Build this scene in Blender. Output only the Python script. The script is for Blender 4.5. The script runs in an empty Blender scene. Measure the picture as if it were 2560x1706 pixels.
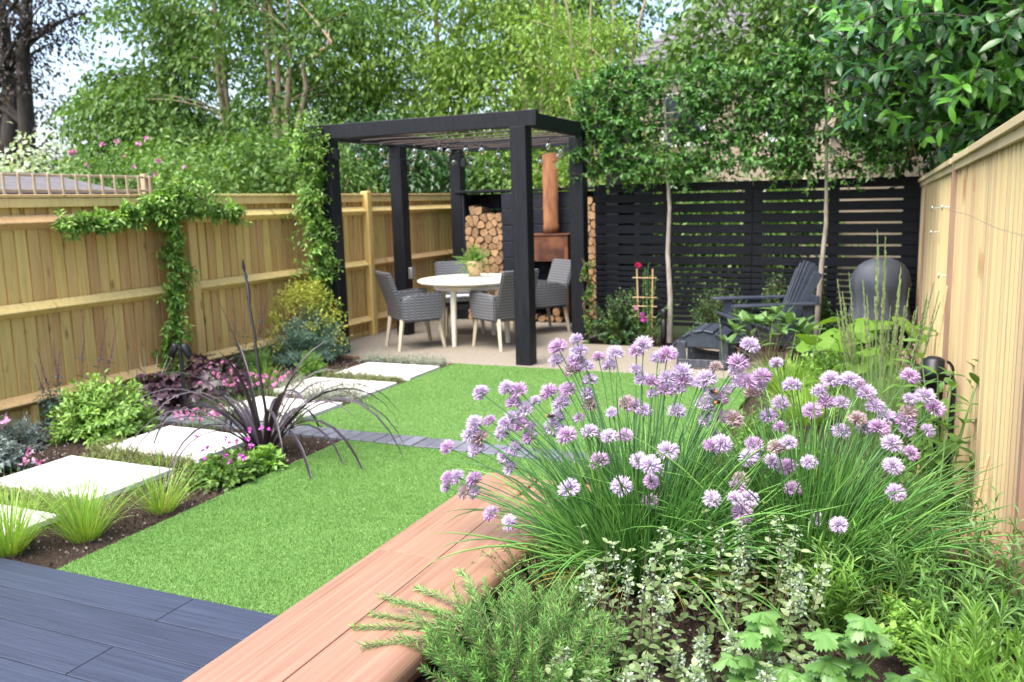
import bpy, bmesh, math, random
import numpy as np
from mathutils import Matrix, Vector
sc = bpy.context.scene
C = sc.collection
rng = np.random.default_rng(7)
random.seed(7)
R_ = math.radians

# ------------------------------------------------------------------ camera
cam = bpy.data.cameras.new('camera'); camo = bpy.data.objects.new('camera', cam); C.objects.link(camo)
cam.sensor_width = 36.0; cam.lens = 30.21; cam.clip_end = 800.0; cam.clip_start = 0.05
yaw, pitch, roll = -0.4215013, 0.158646, -0.0277907
cy_, sy_, cp_, sp_ = math.cos(yaw), math.sin(yaw), math.cos(pitch), math.sin(pitch)
fwd = Vector((sy_*cp_, cy_*cp_, -sp_)); rgt = Vector((cy_, -sy_, 0)); upv = rgt.cross(fwd)
r2 = math.cos(roll)*rgt + math.sin(roll)*upv; u2 = -math.sin(roll)*rgt + math.cos(roll)*upv
camo.matrix_world = Matrix(((r2.x, u2.x, -fwd.x, 0), (r2.y, u2.y, -fwd.y, 0), (r2.z, u2.z, -fwd.z, 1.6), (0, 0, 0, 1)))
cam.dof.use_dof = True; cam.dof.focus_distance = 2.75; cam.dof.aperture_fstop = 4.0
sc.camera = camo
sc.render.resolution_x, sc.render.resolution_y = 1024, 682

# ------------------------------------------------------------------ sky, sun, exposure
SUN_DIR = Vector((-0.20, -0.50, 1.0)).normalized()
w = bpy.data.worlds.new('World'); sc.world = w; w.use_nodes = True
nt = w.node_tree; bg = nt.nodes['Background']
sky = nt.nodes.new('ShaderNodeTexSky'); sky.sky_type = 'NISHITA'; sky.sun_disc = False
sky.sun_elevation = math.asin(SUN_DIR.z); sky.sun_rotation = math.atan2(SUN_DIR.x, SUN_DIR.y)
sky.air_density = 1.0; sky.dust_density = 4.0; sky.ozone_density = 1.0
nt.links.new(sky.outputs[0], bg.inputs[0]); bg.inputs[1].default_value = 0.15
sl = bpy.data.lights.new('sun', 'SUN'); slo = bpy.data.objects.new('sun', sl); C.objects.link(slo)
sl.energy = 2.0; sl.angle = R_(55); sl.color = (1.0, 0.965, 0.91)
slo.rotation_euler = SUN_DIR.to_track_quat('Z', 'Y').to_euler(); slo.location = (-4, -3, 12)
sc.view_settings.view_transform = 'Standard'; sc.view_settings.look = 'None'
sc.view_settings.gamma = 1.0; sc.view_settings.use_curve_mapping = False
sc.view_settings.exposure = 1.75
sc.cycles.use_denoising = True
sc.cycles.max_bounces = 8; sc.cycles.transparent_max_bounces = 8; sc.cycles.transmission_bounces = 6
sc.cycles.diffuse_bounces = 4; sc.cycles.glossy_bounces = 3
sc.cycles.caustics_reflective = False; sc.cycles.caustics_refractive = False

# ------------------------------------------------------------------ materials
def mk(name):
    m = bpy.data.materials.new(name); m.use_nodes = True
    n = m.node_tree.nodes; b = n['Principled BSDF']
    return m, n, m.node_tree.links, b
def rgb(c): return (c[0], c[1], c[2], 1.0)
def math_node(n, l, op, a, b):
    x = n.new('ShaderNodeMath'); x.operation = op
    for i, v in enumerate((a, b)):
        if isinstance(v, (int, float)): x.inputs[i].default_value = v
        else: l.new(v, x.inputs[i])
    return x.outputs[0]
def mixc(n, l, fac, a, b, blend='MIX'):
    x = n.new('ShaderNodeMix'); x.data_type = 'RGBA'; x.blend_type = blend
    for s, v in ((0, fac), (6, a), (7, b)):
        if isinstance(v, (int, float)): x.inputs[s].default_value = v
        elif isinstance(v, tuple): x.inputs[s].default_value = rgb(v)
        else: l.new(v, x.inputs[s])
    return x.outputs[2]
def coords(n, l, stretch, offset=True):
    tc = n.new('ShaderNodeTexCoord'); mp = n.new('ShaderNodeMapping')
    mp.inputs['Scale'].default_value = stretch
    v = tc.outputs['Object']
    oi = n.new('ShaderNodeObjectInfo')
    if offset:
        vm = n.new('ShaderNodeVectorMath'); vm.operation = 'ADD'
        sc_ = n.new('ShaderNodeVectorMath'); sc_.operation = 'SCALE'; sc_.inputs[0].default_value = (17.3, 11.1, 23.7)
        l.new(oi.outputs['Random'], sc_.inputs['Scale']); l.new(v, vm.inputs[0]); l.new(sc_.outputs[0], vm.inputs[1]); v = vm.outputs[0]
    l.new(v, mp.inputs['Vector'])
    return mp.outputs[0], oi.outputs['Random']
def noise(n, l, v, scale, detail=4, rough=0.55, dist=0.0):
    x = n.new('ShaderNodeTexNoise'); x.inputs['Scale'].default_value = scale; x.inputs['Detail'].default_value = detail
    x.inputs['Roughness'].default_value = rough; x.inputs['Distortion'].default_value = dist
    l.new(v, x.inputs['Vector']); return x.outputs['Fac']
def ramp(n, l, f, stops):
    x = n.new('ShaderNodeValToRGB'); e = x.color_ramp.elements
    while len(e) < len(stops): e.new(0.5)
    for i, (p, c) in enumerate(stops): e[i].position = p; e[i].color = rgb(c)
    l.new(f, x.inputs[0]); return x.outputs[0]
def bump(n, l, b, h, strength, dist=0.01):
    x = n.new('ShaderNodeBump'); x.inputs['Strength'].default_value = strength; x.inputs['Distance'].default_value = dist
    l.new(h, x.inputs['Height']); l.new(x.outputs[0], b.inputs['Normal'])
def pm(name, c1, c2=None, rough=0.5, scale=6, stretch=(1, 1, 1), bmp=0.0, spec=0.5, metal=0.0, var=0.0, lo=0.3, hi=0.7, bscale=None, detail=5):
    m, n, l, b = mk(name)
    v, rnd = coords(n, l, stretch)
    f = noise(n, l, v, scale, detail)
    col = ramp(n, l, f, [(lo, c1), (hi, c2 or c1)])
    if var:
        hs = n.new('ShaderNodeHueSaturation'); l.new(col, hs.inputs['Color'])
        l.new(math_node(n, l, 'ADD', math_node(n, l, 'MULTIPLY', rnd, 2*var), 1-var), hs.inputs['Value']); col = hs.outputs[0]
    l.new(col, b.inputs['Base Color'])
    b.inputs['Roughness'].default_value = rough; b.inputs['Specular IOR Level'].default_value = spec; b.inputs['Metallic'].default_value = metal
    if bmp: bump(n, l, b, noise(n, l, v, bscale, 3) if bscale else f, bmp)
    return m
def fence_wood(name, pale, mid, dark, knot):
    m, n, l, b = mk(name)
    v, rnd = coords(n, l, (14, 14, 0.9))
    f1 = noise(n, l, v, 2.2, 6, 0.6, 0.6)
    v2, _ = coords(n, l, (3, 3, 0.6)); f2 = noise(n, l, v2, 1.4, 3)
    col = ramp(n, l, f1, [(0.28, dark), (0.48, mid), (0.72, pale)])
    col = mixc(n, l, math_node(n, l, 'MULTIPLY', f2, 0.45), col, mid)
    vk, _ = coords(n, l, (0.01, 9, 3.4))
    vo = n.new('ShaderNodeTexVoronoi'); vo.inputs['Scale'].default_value = 1.0; l.new(vk, vo.inputs['Vector'])
    k = ramp(n, l, vo.outputs['Distance'], [(0.09, (1, 1, 1)), (0.22, (0, 0, 0))])
    kk = math_node(n, l, 'MULTIPLY', k, math_node(n, l, 'GREATER_THAN', noise(n, l, vk, 0.9, 1), 0.5))
    col = mixc(n, l, math_node(n, l, 'MULTIPLY', kk, 0.75), col, knot)
    hs = n.new('ShaderNodeHueSaturation'); l.new(col, hs.inputs['Color'])
    l.new(math_node(n, l, 'ADD', math_node(n, l, 'MULTIPLY', rnd, 0.26), 0.87), hs.inputs['Value'])
    l.new(math_node(n, l, 'ADD', math_node(n, l, 'MULTIPLY', rnd, 0.03), 0.487), hs.inputs['Hue'])
    l.new(hs.outputs[0], b.inputs['Base Color']); b.inputs['Roughness'].default_value = 0.75; b.inputs['Specular IOR Level'].default_value = 0.25
    bump(n, l, b, f1, 0.25, 0.003)
    return m
def leafmat(name, dark, mid, pale, trans=0.3, rough=0.45, spec=0.4, warm=(1.15, 1.1, 0.55)):
    """per-leaf tint from the face attribute 'rnd'; light passes through the blade"""
    m, n, l, b = mk(name)
    a = n.new('ShaderNodeAttribute'); a.attribute_name = 'rnd'
    col = ramp(n, l, a.outputs['Fac'], [(0.0, dark), (0.5, mid), (1.0, pale)])
    l.new(col, b.inputs['Base Color']); b.inputs['Roughness'].default_value = rough; b.inputs['Specular IOR Level'].default_value = spec
    t = n.new('ShaderNodeBsdfTranslucent'); l.new(mixc(n, l, 1.0, col, warm, 'MULTIPLY'), t.inputs['Color'])
    mx = n.new('ShaderNodeMixShader'); mx.inputs[0].default_value = trans
    l.new(b.outputs[0], mx.inputs[1]); l.new(t.outputs[0], mx.inputs[2])
    l.new(mx.outputs[0], n['Material Output'].inputs['Surface'])
    return m

M = {}
M['fence_tan'] = fence_wood('weathered_tan_softwood', (0.66, 0.445, 0.19), (0.565, 0.365, 0.138), (0.43, 0.26, 0.085), (0.17, 0.085, 0.03))
M['fence_rail'] = fence_wood('pale_softwood_rail', (0.71, 0.50, 0.235), (0.62, 0.42, 0.178), (0.48, 0.305, 0.115), (0.2, 0.1, 0.035))
M['fence_pale'] = fence_wood('pale_new_softwood', (0.54, 0.445, 0.278), (0.495, 0.395, 0.232), (0.465, 0.365, 0.208), (0.30, 0.14, 0.06))
M['fence_post_brown'] = pm('brown_stained_post', (0.25, 0.15, 0.10), (0.34, 0.215, 0.15), 0.7, 4, (8, 8, 1), 0.15)
M['black_paint'] = pm('black_painted_timber', (0.0025, 0.003, 0.005), (0.010, 0.011, 0.016), 0.5, 5, (10, 10, 1.0), 0.5, 0.28, var=0.2)
M['black_slat'] = pm('black_painted_slat', (0.003, 0.0035, 0.006), (0.0075, 0.0085, 0.0135), 0.55, 5, (1.2, 12, 12), 0.3, 0.22, var=0.3)
M['black_block'] = pm('black_painted_blockwork', (0.004, 0.005, 0.011), (0.008, 0.010, 0.02), 0.6, 14, (1, 1, 1), 0.4, 0.4, var=0.2)
M['charcoal_paint'] = pm('charcoal_painted_furniture', (0.026, 0.032, 0.049), (0.042, 0.051, 0.073), 0.42, 6, (3, 3, 3), 0.1, 0.5, var=0.12)
M['weathered_charcoal'] = pm('worn_charcoal_timber', (0.03, 0.034, 0.045), (0.085, 0.09, 0.10), 0.55, 5, (8, 8, 2), 0.15, 0.4, lo=0.4, hi=0.8, var=0.12)
M['black_metal'] = pm('black_powder_coated_metal', (0.006, 0.007, 0.010), None, 0.4, 6)
M['deck'] = pm('blue_grey_composite_decking', (0.020, 0.026, 0.047), (0.040, 0.050, 0.085), 0.48, 2.2, (1.1, 46, 10), 0.22, 0.45, var=0.12, detail=7)
M['bench'] = pm('oiled_hardwood', (0.19, 0.09, 0.054), (0.325, 0.195, 0.130), 0.36, 1.6, (40, 0.9, 40), 0.08, 0.6, var=0.10, lo=0.25, hi=0.75, detail=7)
M['bench_dark'] = pm('oiled_hardwood_dark_edge', (0.22, 0.085, 0.042), (0.31, 0.14, 0.075), 0.42, 2.0, (9, 1.0, 9), 0.08, 0.5, var=0.10)
M['paver'] = pm('pale_porcelain_slab', (0.43, 0.41, 0.37), (0.62, 0.61, 0.58), 0.55, 2.6, bmp=0.06, bscale=60, var=0.04, lo=0.22, hi=0.48, detail=8)
M['brick'] = pm('slate_blue_paver_brick', (0.075, 0.080, 0.10), (0.13, 0.135, 0.16), 0.6, 8, bmp=0.25, var=0.18)
M['rust'] = pm('rusted_steel', (0.055, 0.022, 0.014), (0.19, 0.075, 0.032), 0.8, 5, (1, 1, 1), 0.2, 0.3, lo=0.35, hi=0.7)
M['rust_orange'] = pm('orange_rusted_flue', (0.095, 0.036, 0.016), (0.235, 0.10, 0.04), 0.85, 5, (3, 3, 0.8), 0.15, 0.3)
M['soot_and_deck_shade'] = pm('sooty_steel_and_deck_shade', (0.008, 0.007, 0.007), (0.02, 0.014, 0.012), 0.9)  # firebox soot; also colours the sheet that darkens the deck gaps
M['log_bark'] = pm('log_bark', (0.10, 0.06, 0.035), (0.2, 0.13, 0.08), 0.9, 12, bmp=0.4)
M['table'] = pm('bleached_whitewashed_timber', (0.60, 0.54, 0.44), (0.70, 0.645, 0.55), 0.5, 3, (1, 9, 9), 0.05)
M['chair_leg'] = pm('bleached_timber_leg', (0.46, 0.385, 0.27), (0.56, 0.485, 0.36), 0.55, 3, (9, 9, 1), 0.05)
M['cushion'] = pm('pale_grey_cushion_cloth', (0.50, 0.52, 0.54), (0.58, 0.6, 0.62), 0.9, 60, bmp=0.1)
M['terracotta'] = pm('pale_terracotta', (0.52, 0.35, 0.19), (0.62, 0.45, 0.27), 0.8, 7, bmp=0.1)
M['saucer'] = pm('pale_stone_tile', (0.55, 0.57, 0.55), None, 0.5)
M['bark_grey'] = pm('pale_grey_bark', (0.20, 0.17, 0.13), (0.40, 0.36, 0.30), 0.85, 5, (5, 5, 1.5), 0.4)
M['bark_tan'] = pm('tan_bark', (0.26, 0.185, 0.12), (0.44, 0.335, 0.235), 0.85, 5, (5, 5, 1.2), 0.3)
M['bark_dark'] = pm('dark_bark', (0.03, 0.024, 0.02), (0.07, 0.055, 0.045), 0.9, 5, (5, 5, 1.2), 0.4)
M['bamboo'] = pm('bamboo_cane', (0.42, 0.27, 0.13), (0.55, 0.39, 0.2), 0.5, 6, (3, 3, 8))
M['felt_roof'] = pm('grey_brown_felt_roof', (0.075, 0.07, 0.078), (0.14, 0.125, 0.13), 0.9, 9, bmp=0.3)
M['shed_wood'] = pm('orange_stained_shed_timber', (0.32, 0.14, 0.05), (0.4, 0.2, 0.08), 0.7, 4, (9, 9, 1), 0.2)
M['trellis'] = pm('weathered_trellis_timber', (0.36, 0.28, 0.18), (0.46, 0.38, 0.26), 0.8, 5, (4, 4, 1))
M['slate'] = pm('grey_roof_tile', (0.05, 0.048, 0.055), (0.17, 0.16, 0.17), 0.85, 5, (1.6, 1.6, 4), bmp=0.5, var=0.2)
M['render_wall'] = pm('beige_rendered_wall', (0.29, 0.24, 0.175), (0.37, 0.31, 0.235), 0.9, 4, bmp=0.1)
M['brick_wall'] = pm('buff_brick_wall', (0.32, 0.2, 0.13), (0.46, 0.33, 0.22), 0.9, 8, bmp=0.2)
M['glass_pane'] = pm('dark_window_glass', (0.03, 0.04, 0.05), None, 0.08)
M['white_frame'] = pm('white_window_frame', (0.75, 0.75, 0.73), None, 0.5)
M['rod'] = pm('dull_brown_rod', (0.03, 0.02, 0.017), (0.07, 0.045, 0.036), 0.8)
M['bbq_cover'] = pm('grey_barbecue_cover', (0.045, 0.05, 0.066), (0.07, 0.077, 0.096), 0.6, 4, bmp=0.5, bscale=7)
M['galv'] = pm('galvanised_metal', (0.55, 0.57, 0.58), None, 0.35, metal=0.9)
M['cable'] = pm('black_rubber_cable', (0.012, 0.012, 0.014), None, 0.6)
M['stone_chip'] = pm('pale_grit', (0.16, 0.13, 0.105), (0.36, 0.32, 0.27), 0.8, 30)
M['bark_chip'] = pm('dark_bark_crumbs', (0.03, 0.019, 0.012), (0.075, 0.048, 0.03), 0.95, 20)
# log ends: rings and radial cracks on pale cut wood
def log_mat():
    m, n, l, b = mk('cut_log_end')
    v, rnd = coords(n, l, (1, 1, 1))
    f = noise(n, l, v, 22, 5)
    col = ramp(n, l, f, [(0.25, (0.22, 0.115, 0.05)), (0.55, (0.37, 0.22, 0.11)), (0.8, (0.47, 0.31, 0.175))])
    hs = n.new('ShaderNodeHueSaturation'); l.new(col, hs.inputs['Color'])
    l.new(math_node(n, l, 'ADD', math_node(n, l, 'MULTIPLY', rnd, 0.5), 0.68), hs.inputs['Value'])
    l.new(hs.outputs[0], b.inputs['Base Color']); b.inputs['Roughness'].default_value = 0.85; bump(n, l, b, f, 0.3)
    return m
M['log_end'] = log_mat()
# wicker: crossing strands in bump and tone
def wicker_mat():
    m, n, l, b = mk('grey_woven_wicker')
    tc = n.new('ShaderNodeTexCoord'); sp = n.new('ShaderNodeSeparateXYZ'); l.new(tc.outputs['Object'], sp.inputs[0])
    s = math_node(n, l, 'ADD', sp.outputs[0], sp.outputs[1])
    row = math_node(n, l, 'SINE', math_node(n, l, 'MULTIPLY', sp.outputs[2], 2*math.pi/0.032), 0)
    colm = math_node(n, l, 'SINE', math_node(n, l, 'MULTIPLY', s, 2*math.pi/0.06), 0)
    f = math_node(n, l, 'ADD', math_node(n, l, 'MULTIPLY', math_node(n, l, 'MULTIPLY', row, colm), 0.3), math_node(n, l, 'ADD', math_node(n, l, 'MULTIPLY', row, 0.2), 0.5))
    col = ramp(n, l, f, [(0.15, (0.02, 0.021, 0.024)), (0.5, (0.095, 0.097, 0.104)), (0.9, (0.20, 0.203, 0.212))])
    l.new(col, b.inputs['Base Color']); b.inputs['Roughness'].default_value = 0.55
    bump(n, l, b, f, 0.7, 0.006)
    return m
M['wicker'] = wicker_mat()
def soil_mat(name, c1, c2):
    m, n, l, b = mk(name)
    v, rnd = coords(n, l, (1, 1, 1), False)
    f = noise(n, l, v, 38, 8, 0.7); f2 = noise(n, l, v, 5, 3)
    col = ramp(n, l, f, [(0.3, c1), (0.7, c2)])
    vo = n.new('ShaderNodeTexVoronoi'); vo.inputs['Scale'].default_value = 70; l.new(v, vo.inputs['Vector'])
    col = mixc(n, l, ramp(n, l, vo.outputs['Distance'], [(0.10, (0.7, 0.7, 0.7)), (0.17, (0, 0, 0))]), col, mixc(n, l, f2, (0.05, 0.035, 0.025), (0.34, 0.29, 0.24)))
    l.new(col, b.inputs['Base Color']); b.inputs['Roughness'].default_value = 0.95; b.inputs['Specular IOR Level'].default_value = 0.2
    bump(n, l, b, f, 1.0, 0.03)
    return m
M['soil'] = soil_mat('dark_compost', (0.012, 0.008, 0.006), (0.055, 0.038, 0.028))
M['soil_far'] = soil_mat('garden_soil', (0.02, 0.013, 0.009), (0.075, 0.052, 0.038))
def patio_mat():
    m, n, l, b = mk('beige_resin_gravel')
    v, rnd = coords(n, l, (1, 1, 1), False)
    vo = n.new('ShaderNodeTexVoronoi'); vo.inputs['Scale'].default_value = 110; l.new(v, vo.inputs['Vector'])
    col = ramp(n, l, noise(n, l, v, 90, 3), [(0.3, (0.12, 0.10, 0.075)), (0.5, (0.22, 0.19, 0.148)), (0.72, (0.32, 0.287, 0.238))])
    col = mixc(n, l, math_node(n, l, 'MULTIPLY', noise(n, l, v, 1.3, 4), 0.5), col, (0.185, 0.16, 0.125))
    l.new(col, b.inputs['Base Color']); b.inputs['Roughness'].default_value = 0.8
    bump(n, l, b, vo.outputs['Distance'], 0.5, 0.004)
    return m
M['patio'] = patio_mat()
def turf_mat():
    m, n, l, b = mk('artificial_turf_backing')
    v, rnd = coords(n, l, (1, 1, 1), False)
    col = ramp(n, l, noise(n, l, v, 60, 6, 0.7), [(0.3, (0.05, 0.115, 0.02)), (0.7, (0.11, 0.22, 0.05))])
    l.new(col, b.inputs['Base Color']); b.inputs['Roughness'].default_value = 0.8
    return m
M['turf'] = turf_mat()
def bulb_mat():
    m, n, l, b = mk('clear_bulb_glass')
    b.inputs['Base Color'].default_value = (0.95, 0.97, 1, 1); b.inputs['Roughness'].default_value = 0.02
    b.inputs['Transmission Weight'].default_value = 1.0; b.inputs['IOR'].default_value = 1.3
    return m
M['bulb'] = bulb_mat()
# foliage
M['blade'] = leafmat('turf_blades', (0.085, 0.205, 0.032), (0.155, 0.31, 0.07), (0.29, 0.44, 0.17), 0.25, 0.45, 0.3)
M['lf_mid'] = leafmat('mid_green_leaves', (0.059, 0.134, 0.026), (0.109, 0.221, 0.043), (0.185, 0.308, 0.065), 0.38)
M['lf_lime'] = leafmat('yellow_green_leaves', (0.114, 0.209, 0.028), (0.200, 0.340, 0.050), (0.293, 0.444, 0.083), 0.42)
M['lf_dark'] = leafmat('dark_green_leaves', (0.022, 0.070, 0.019), (0.042, 0.120, 0.029), (0.078, 0.186, 0.043), 0.28, 0.35, 0.5)
M['lf_laurel'] = leafmat('glossy_laurel_leaves', (0.021, 0.074, 0.019), (0.046, 0.149, 0.026), (0.130, 0.338, 0.033), 0.25, 0.28, 0.5)
M['lf_hornbeam'] = leafmat('hornbeam_leaves', (0.029, 0.098, 0.022), (0.058, 0.176, 0.033), (0.117, 0.286, 0.050), 0.32, 0.4)
M['lf_copper'] = leafmat('copper_beech_leaves', (0.018, 0.012, 0.016), (0.034, 0.022, 0.026), (0.06, 0.05, 0.03), 0.25)
M['lf_jasmine'] = leafmat('jasmine_leaves', (0.056, 0.156, 0.025), (0.138, 0.300, 0.044), (0.288, 0.463, 0.088), 0.3, 0.3, 0.5)
M['lf_bright'] = leafmat('bright_green_leaves', (0.092, 0.218, 0.029), (0.172, 0.345, 0.052), (0.287, 0.483, 0.098), 0.35, 0.35, 0.45)
M['lf_limeplant'] = leafmat('lime_green_leaves', (0.101, 0.211, 0.023), (0.156, 0.296, 0.035), (0.218, 0.359, 0.058), 0.4, 0.5, 0.3)
M['lf_hydrangea'] = leafmat('hydrangea_leaves', (0.068, 0.153, 0.041), (0.108, 0.221, 0.063), (0.180, 0.306, 0.108), 0.3, 0.4, 0.4)
M['lf_blue'] = leafmat('blue_green_leaves', (0.088, 0.156, 0.125), (0.150, 0.250, 0.194), (0.237, 0.350, 0.263), 0.25)
M['lf_eupho'] = leafmat('yellow_green_bracts', (0.25, 0.30, 0.03), (0.40, 0.43, 0.06), (0.52, 0.53, 0.12), 0.35)
M['lf_purple'] = leafmat('purple_leaves', (0.022, 0.010, 0.014), (0.065, 0.033, 0.046), (0.14, 0.085, 0.11), 0.2, 0.35, 0.5)
M['lf_phorm'] = leafmat('bronze_strap_leaves', (0.020, 0.013, 0.018), (0.040, 0.028, 0.036), (0.095, 0.076, 0.088), 0.12, 0.33, 0.5)
M['lf_silver'] = leafmat('silver_leaves', (0.22, 0.30, 0.24), (0.34, 0.42, 0.34), (0.48, 0.54, 0.45), 0.25, 0.7, 0.2)
M['lf_greyblue'] = leafmat('grey_blue_leaves', (0.07, 0.11, 0.10), (0.13, 0.19, 0.175), (0.22, 0.28, 0.26), 0.2)
M['lf_thyme'] = leafmat('thyme_leaves', (0.10, 0.155, 0.03), (0.17, 0.235, 0.055), (0.27, 0.33, 0.11), 0.3)
M['lf_grass'] = leafmat('fine_grass_blades', (0.143, 0.297, 0.033), (0.231, 0.407, 0.055), (0.352, 0.517, 0.121), 0.35)
M['lf_feather'] = leafmat('feather_grass', (0.120, 0.240, 0.072), (0.204, 0.336, 0.120), (0.324, 0.444, 0.180), 0.3)
M['lf_plume'] = leafmat('grass_plumes', (0.17, 0.24, 0.10), (0.28, 0.34, 0.16), (0.40, 0.42, 0.24), 0.25, 0.7, 0.2)
M['lf_chive'] = leafmat('chive_leaves', (0.045, 0.15, 0.034), (0.10, 0.27, 0.05), (0.21, 0.40, 0.09), 0.2, 0.34, 0.5)
M['lf_chivestem'] = leafmat('chive_stems', (0.045, 0.13, 0.05), (0.07, 0.18, 0.065), (0.10, 0.22, 0.08), 0.1, 0.4)
M['lf_yellowed'] = leafmat('dry_yellow_blades', (0.35, 0.28, 0.05), (0.48, 0.40, 0.09), (0.56, 0.5, 0.15), 0.25)
M['lf_rosemary'] = leafmat('rosemary_needles', (0.069, 0.188, 0.045), (0.121, 0.281, 0.068), (0.230, 0.425, 0.110), 0.2, 0.4, 0.4)
M['lf_oregano'] = leafmat('grey_green_oregano_leaves', (0.110, 0.180, 0.062), (0.180, 0.264, 0.106), (0.290, 0.370, 0.180), 0.3, 0.6, 0.25)
M['lf_oregbud'] = leafmat('pale_oregano_buds', (0.24, 0.33, 0.22), (0.34, 0.43, 0.31), (0.45, 0.53, 0.41), 0.2, 0.7, 0.2)
M['lf_tarragon'] = leafmat('tarragon_leaves', (0.10, 0.24, 0.035), (0.165, 0.34, 0.055), (0.25, 0.43, 0.10), 0.35, 0.4)
M['lf_tarragon2'] = leafmat('narrow_green_leaves', (0.075, 0.18, 0.045), (0.12, 0.26, 0.065), (0.19, 0.34, 0.10), 0.3, 0.4)
M['lf_coriander'] = leafmat('coriander_leaves', (0.086, 0.218, 0.039), (0.133, 0.281, 0.070), (0.211, 0.351, 0.133), 0.35, 0.32, 0.5)
M['lf_cream'] = leafmat('cream_variegated_leaves', (0.25, 0.36, 0.17), (0.46, 0.55, 0.36), (0.62, 0.68, 0.52), 0.3)
M['stem_green'] = pm('green_stem', (0.10, 0.2, 0.05), (0.16, 0.28, 0.08), 0.5)
M['stem_brown'] = pm('brown_stem', (0.13, 0.08, 0.055), (0.22, 0.15, 0.1), 0.7)
M['stem_purple'] = pm('purple_brown_stem', (0.09, 0.05, 0.05), (0.15, 0.09, 0.08), 0.6)
M['fl_chive'] = leafmat('chive_petals', (0.50, 0.39, 0.58), (0.70, 0.60, 0.76), (0.85, 0.78, 0.88), 0.3, 0.6, 0.2, (1.05, 0.95, 1.05))
M['fl_chive_pink'] = leafmat('pink_chive_petals', (0.50, 0.28, 0.52), (0.64, 0.45, 0.66), (0.78, 0.64, 0.80), 0.3, 0.6, 0.2, (1.05, 0.95, 1.05))
M['fl_chive_old'] = leafmat('fading_chive_petals', (0.36, 0.22, 0.24), (0.55, 0.42, 0.42), (0.66, 0.58, 0.6), 0.25, 0.7, 0.2, (1.05, 0.95, 1))
M['fl_pink'] = leafmat('pink_petals', (0.58, 0.16, 0.36), (0.72, 0.32, 0.52), (0.84, 0.52, 0.68), 0.25, 0.6, 0.2, (1.05, 0.9, 1))
M['fl_magenta'] = leafmat('magenta_petals', (0.50, 0.05, 0.42), (0.62, 0.12, 0.54), (0.72, 0.25, 0.66), 0.25, 0.6, 0.2, (1.05, 0.9, 1))
M['fl_red'] = leafmat('crimson_petals', (0.45, 0.01, 0.06), (0.6, 0.02, 0.10), (0.65, 0.05, 0.18), 0.2, 0.6, 0.2, (1.05, 0.9, 1))
M['fl_salvia'] = leafmat('purple_salvia_florets', (0.10, 0.035, 0.12), (0.17, 0.06, 0.20), (0.27, 0.11, 0.33), 0.2, 0.6, 0.2, (1.05, 0.9, 1))
M['fl_white'] = leafmat('white_blossom', (0.55, 0.56, 0.48), (0.66, 0.67, 0.6), (0.75, 0.75, 0.7), 0.2, 0.7, 0.2)
M['bee_black'] = pm('bee_fur_black', (0.01, 0.009, 0.008), (0.03, 0.022, 0.015), 0.9, 80, bmp=0.6)
M['bee_orange'] = pm('bee_fur_orange', (0.35, 0.10, 0.02), (0.5, 0.2, 0.05), 0.9, 80, bmp=0.6)

# ------------------------------------------------------------------ object helpers
def link(o, parent=None):
    C.objects.link(o)
    if parent is not None: o.parent = parent
    return o
def tag(o, label=None, cat=None, group=None, kind=None):
    if label: o['label'] = label
    if cat: o['category'] = cat
    if group: o['group'] = group
    if kind: o['kind'] = kind
    return o
def thing(name, label, cat, loc=(0, 0, 0), rz=0.0, group=None):
    o = bpy.data.objects.new(name, None); o.location = loc; o.rotation_euler = (0, 0, rz); o.empty_display_size = 0.1
    C.objects.link(o); return tag(o, label, cat, group)
def mobj(name, me, mat, parent=None, loc=None, rot=None):
    o = bpy.data.objects.new(name, me)
    if mat is not None and not me.materials: me.materials.append(M[mat] if isinstance(mat, str) else mat)
    if loc is not None: o.location = loc
    if rot is not None: o.rotation_euler = rot
    return link(o, parent)
def bevel_box_mesh(name, size, bev=0.004, seg=1):
    bm = bmesh.new(); bmesh.ops.create_cube(bm, size=1.0)
    bmesh.ops.scale(bm, vec=size, verts=bm.verts)
    if bev: bmesh.ops.bevel(bm, geom=list(bm.edges), offset=min(bev, min(size)*0.45), segments=seg, affect='EDGES', profile=0.5)
    me = bpy.data.meshes.new(name); bm.to_mesh(me); bm.free(); return me
_boxes = {}
def box(name, size, loc, mat, parent=None, rot=None, bev=0.004, seg=1):
    key = (tuple(round(s, 4) for s in size), bev, seg, mat)
    if key not in _boxes: _boxes[key] = bevel_box_mesh(name, size, bev, seg)
    return mobj(name, _boxes[key], mat, parent, loc, rot)
def beam(name, a, b, wd, ht, mat, parent=None, bev=0.004, roll=0.0):
    """square timber from a to b"""
    a, b = Vector(a), Vector(b); d = b-a; L = d.length
    o = box(name, (wd, ht, L), (a+b)/2, mat, parent, None, bev)
    q = d.to_track_quat('Z', 'Y'); o.rotation_euler = (q @ Matrix.Rotation(roll, 3, 'Z').to_quaternion()).to_euler(); return o
def prism_mesh(name, poly, depth, bev=0.0, axis='Y'):
    """polygon given in the XZ plane (or XY for axis Z), extruded by depth"""
    bm = bmesh.new()
    vs = [bm.verts.new((p[0], 0, p[1]) if axis == 'Y' else (p[0], p[1], 0)) for p in poly]
    f = bm.faces.new(vs)
    r = bmesh.ops.extrude_face_region(bm, geom=[f])
    bmesh.ops.translate(bm, vec=(0, depth, 0) if axis == 'Y' else (0, 0, depth), verts=[g for g in r['geom'] if isinstance(g, bmesh.types.BMVert)])
    bmesh.ops.recalc_face_normals(bm, faces=bm.faces)
    if bev: bmesh.ops.bevel(bm, geom=list(bm.edges), offset=bev, segments=1, affect='EDGES')
    me = bpy.data.meshes.new(name); bm.to_mesh(me); bm.free(); return me
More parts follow.
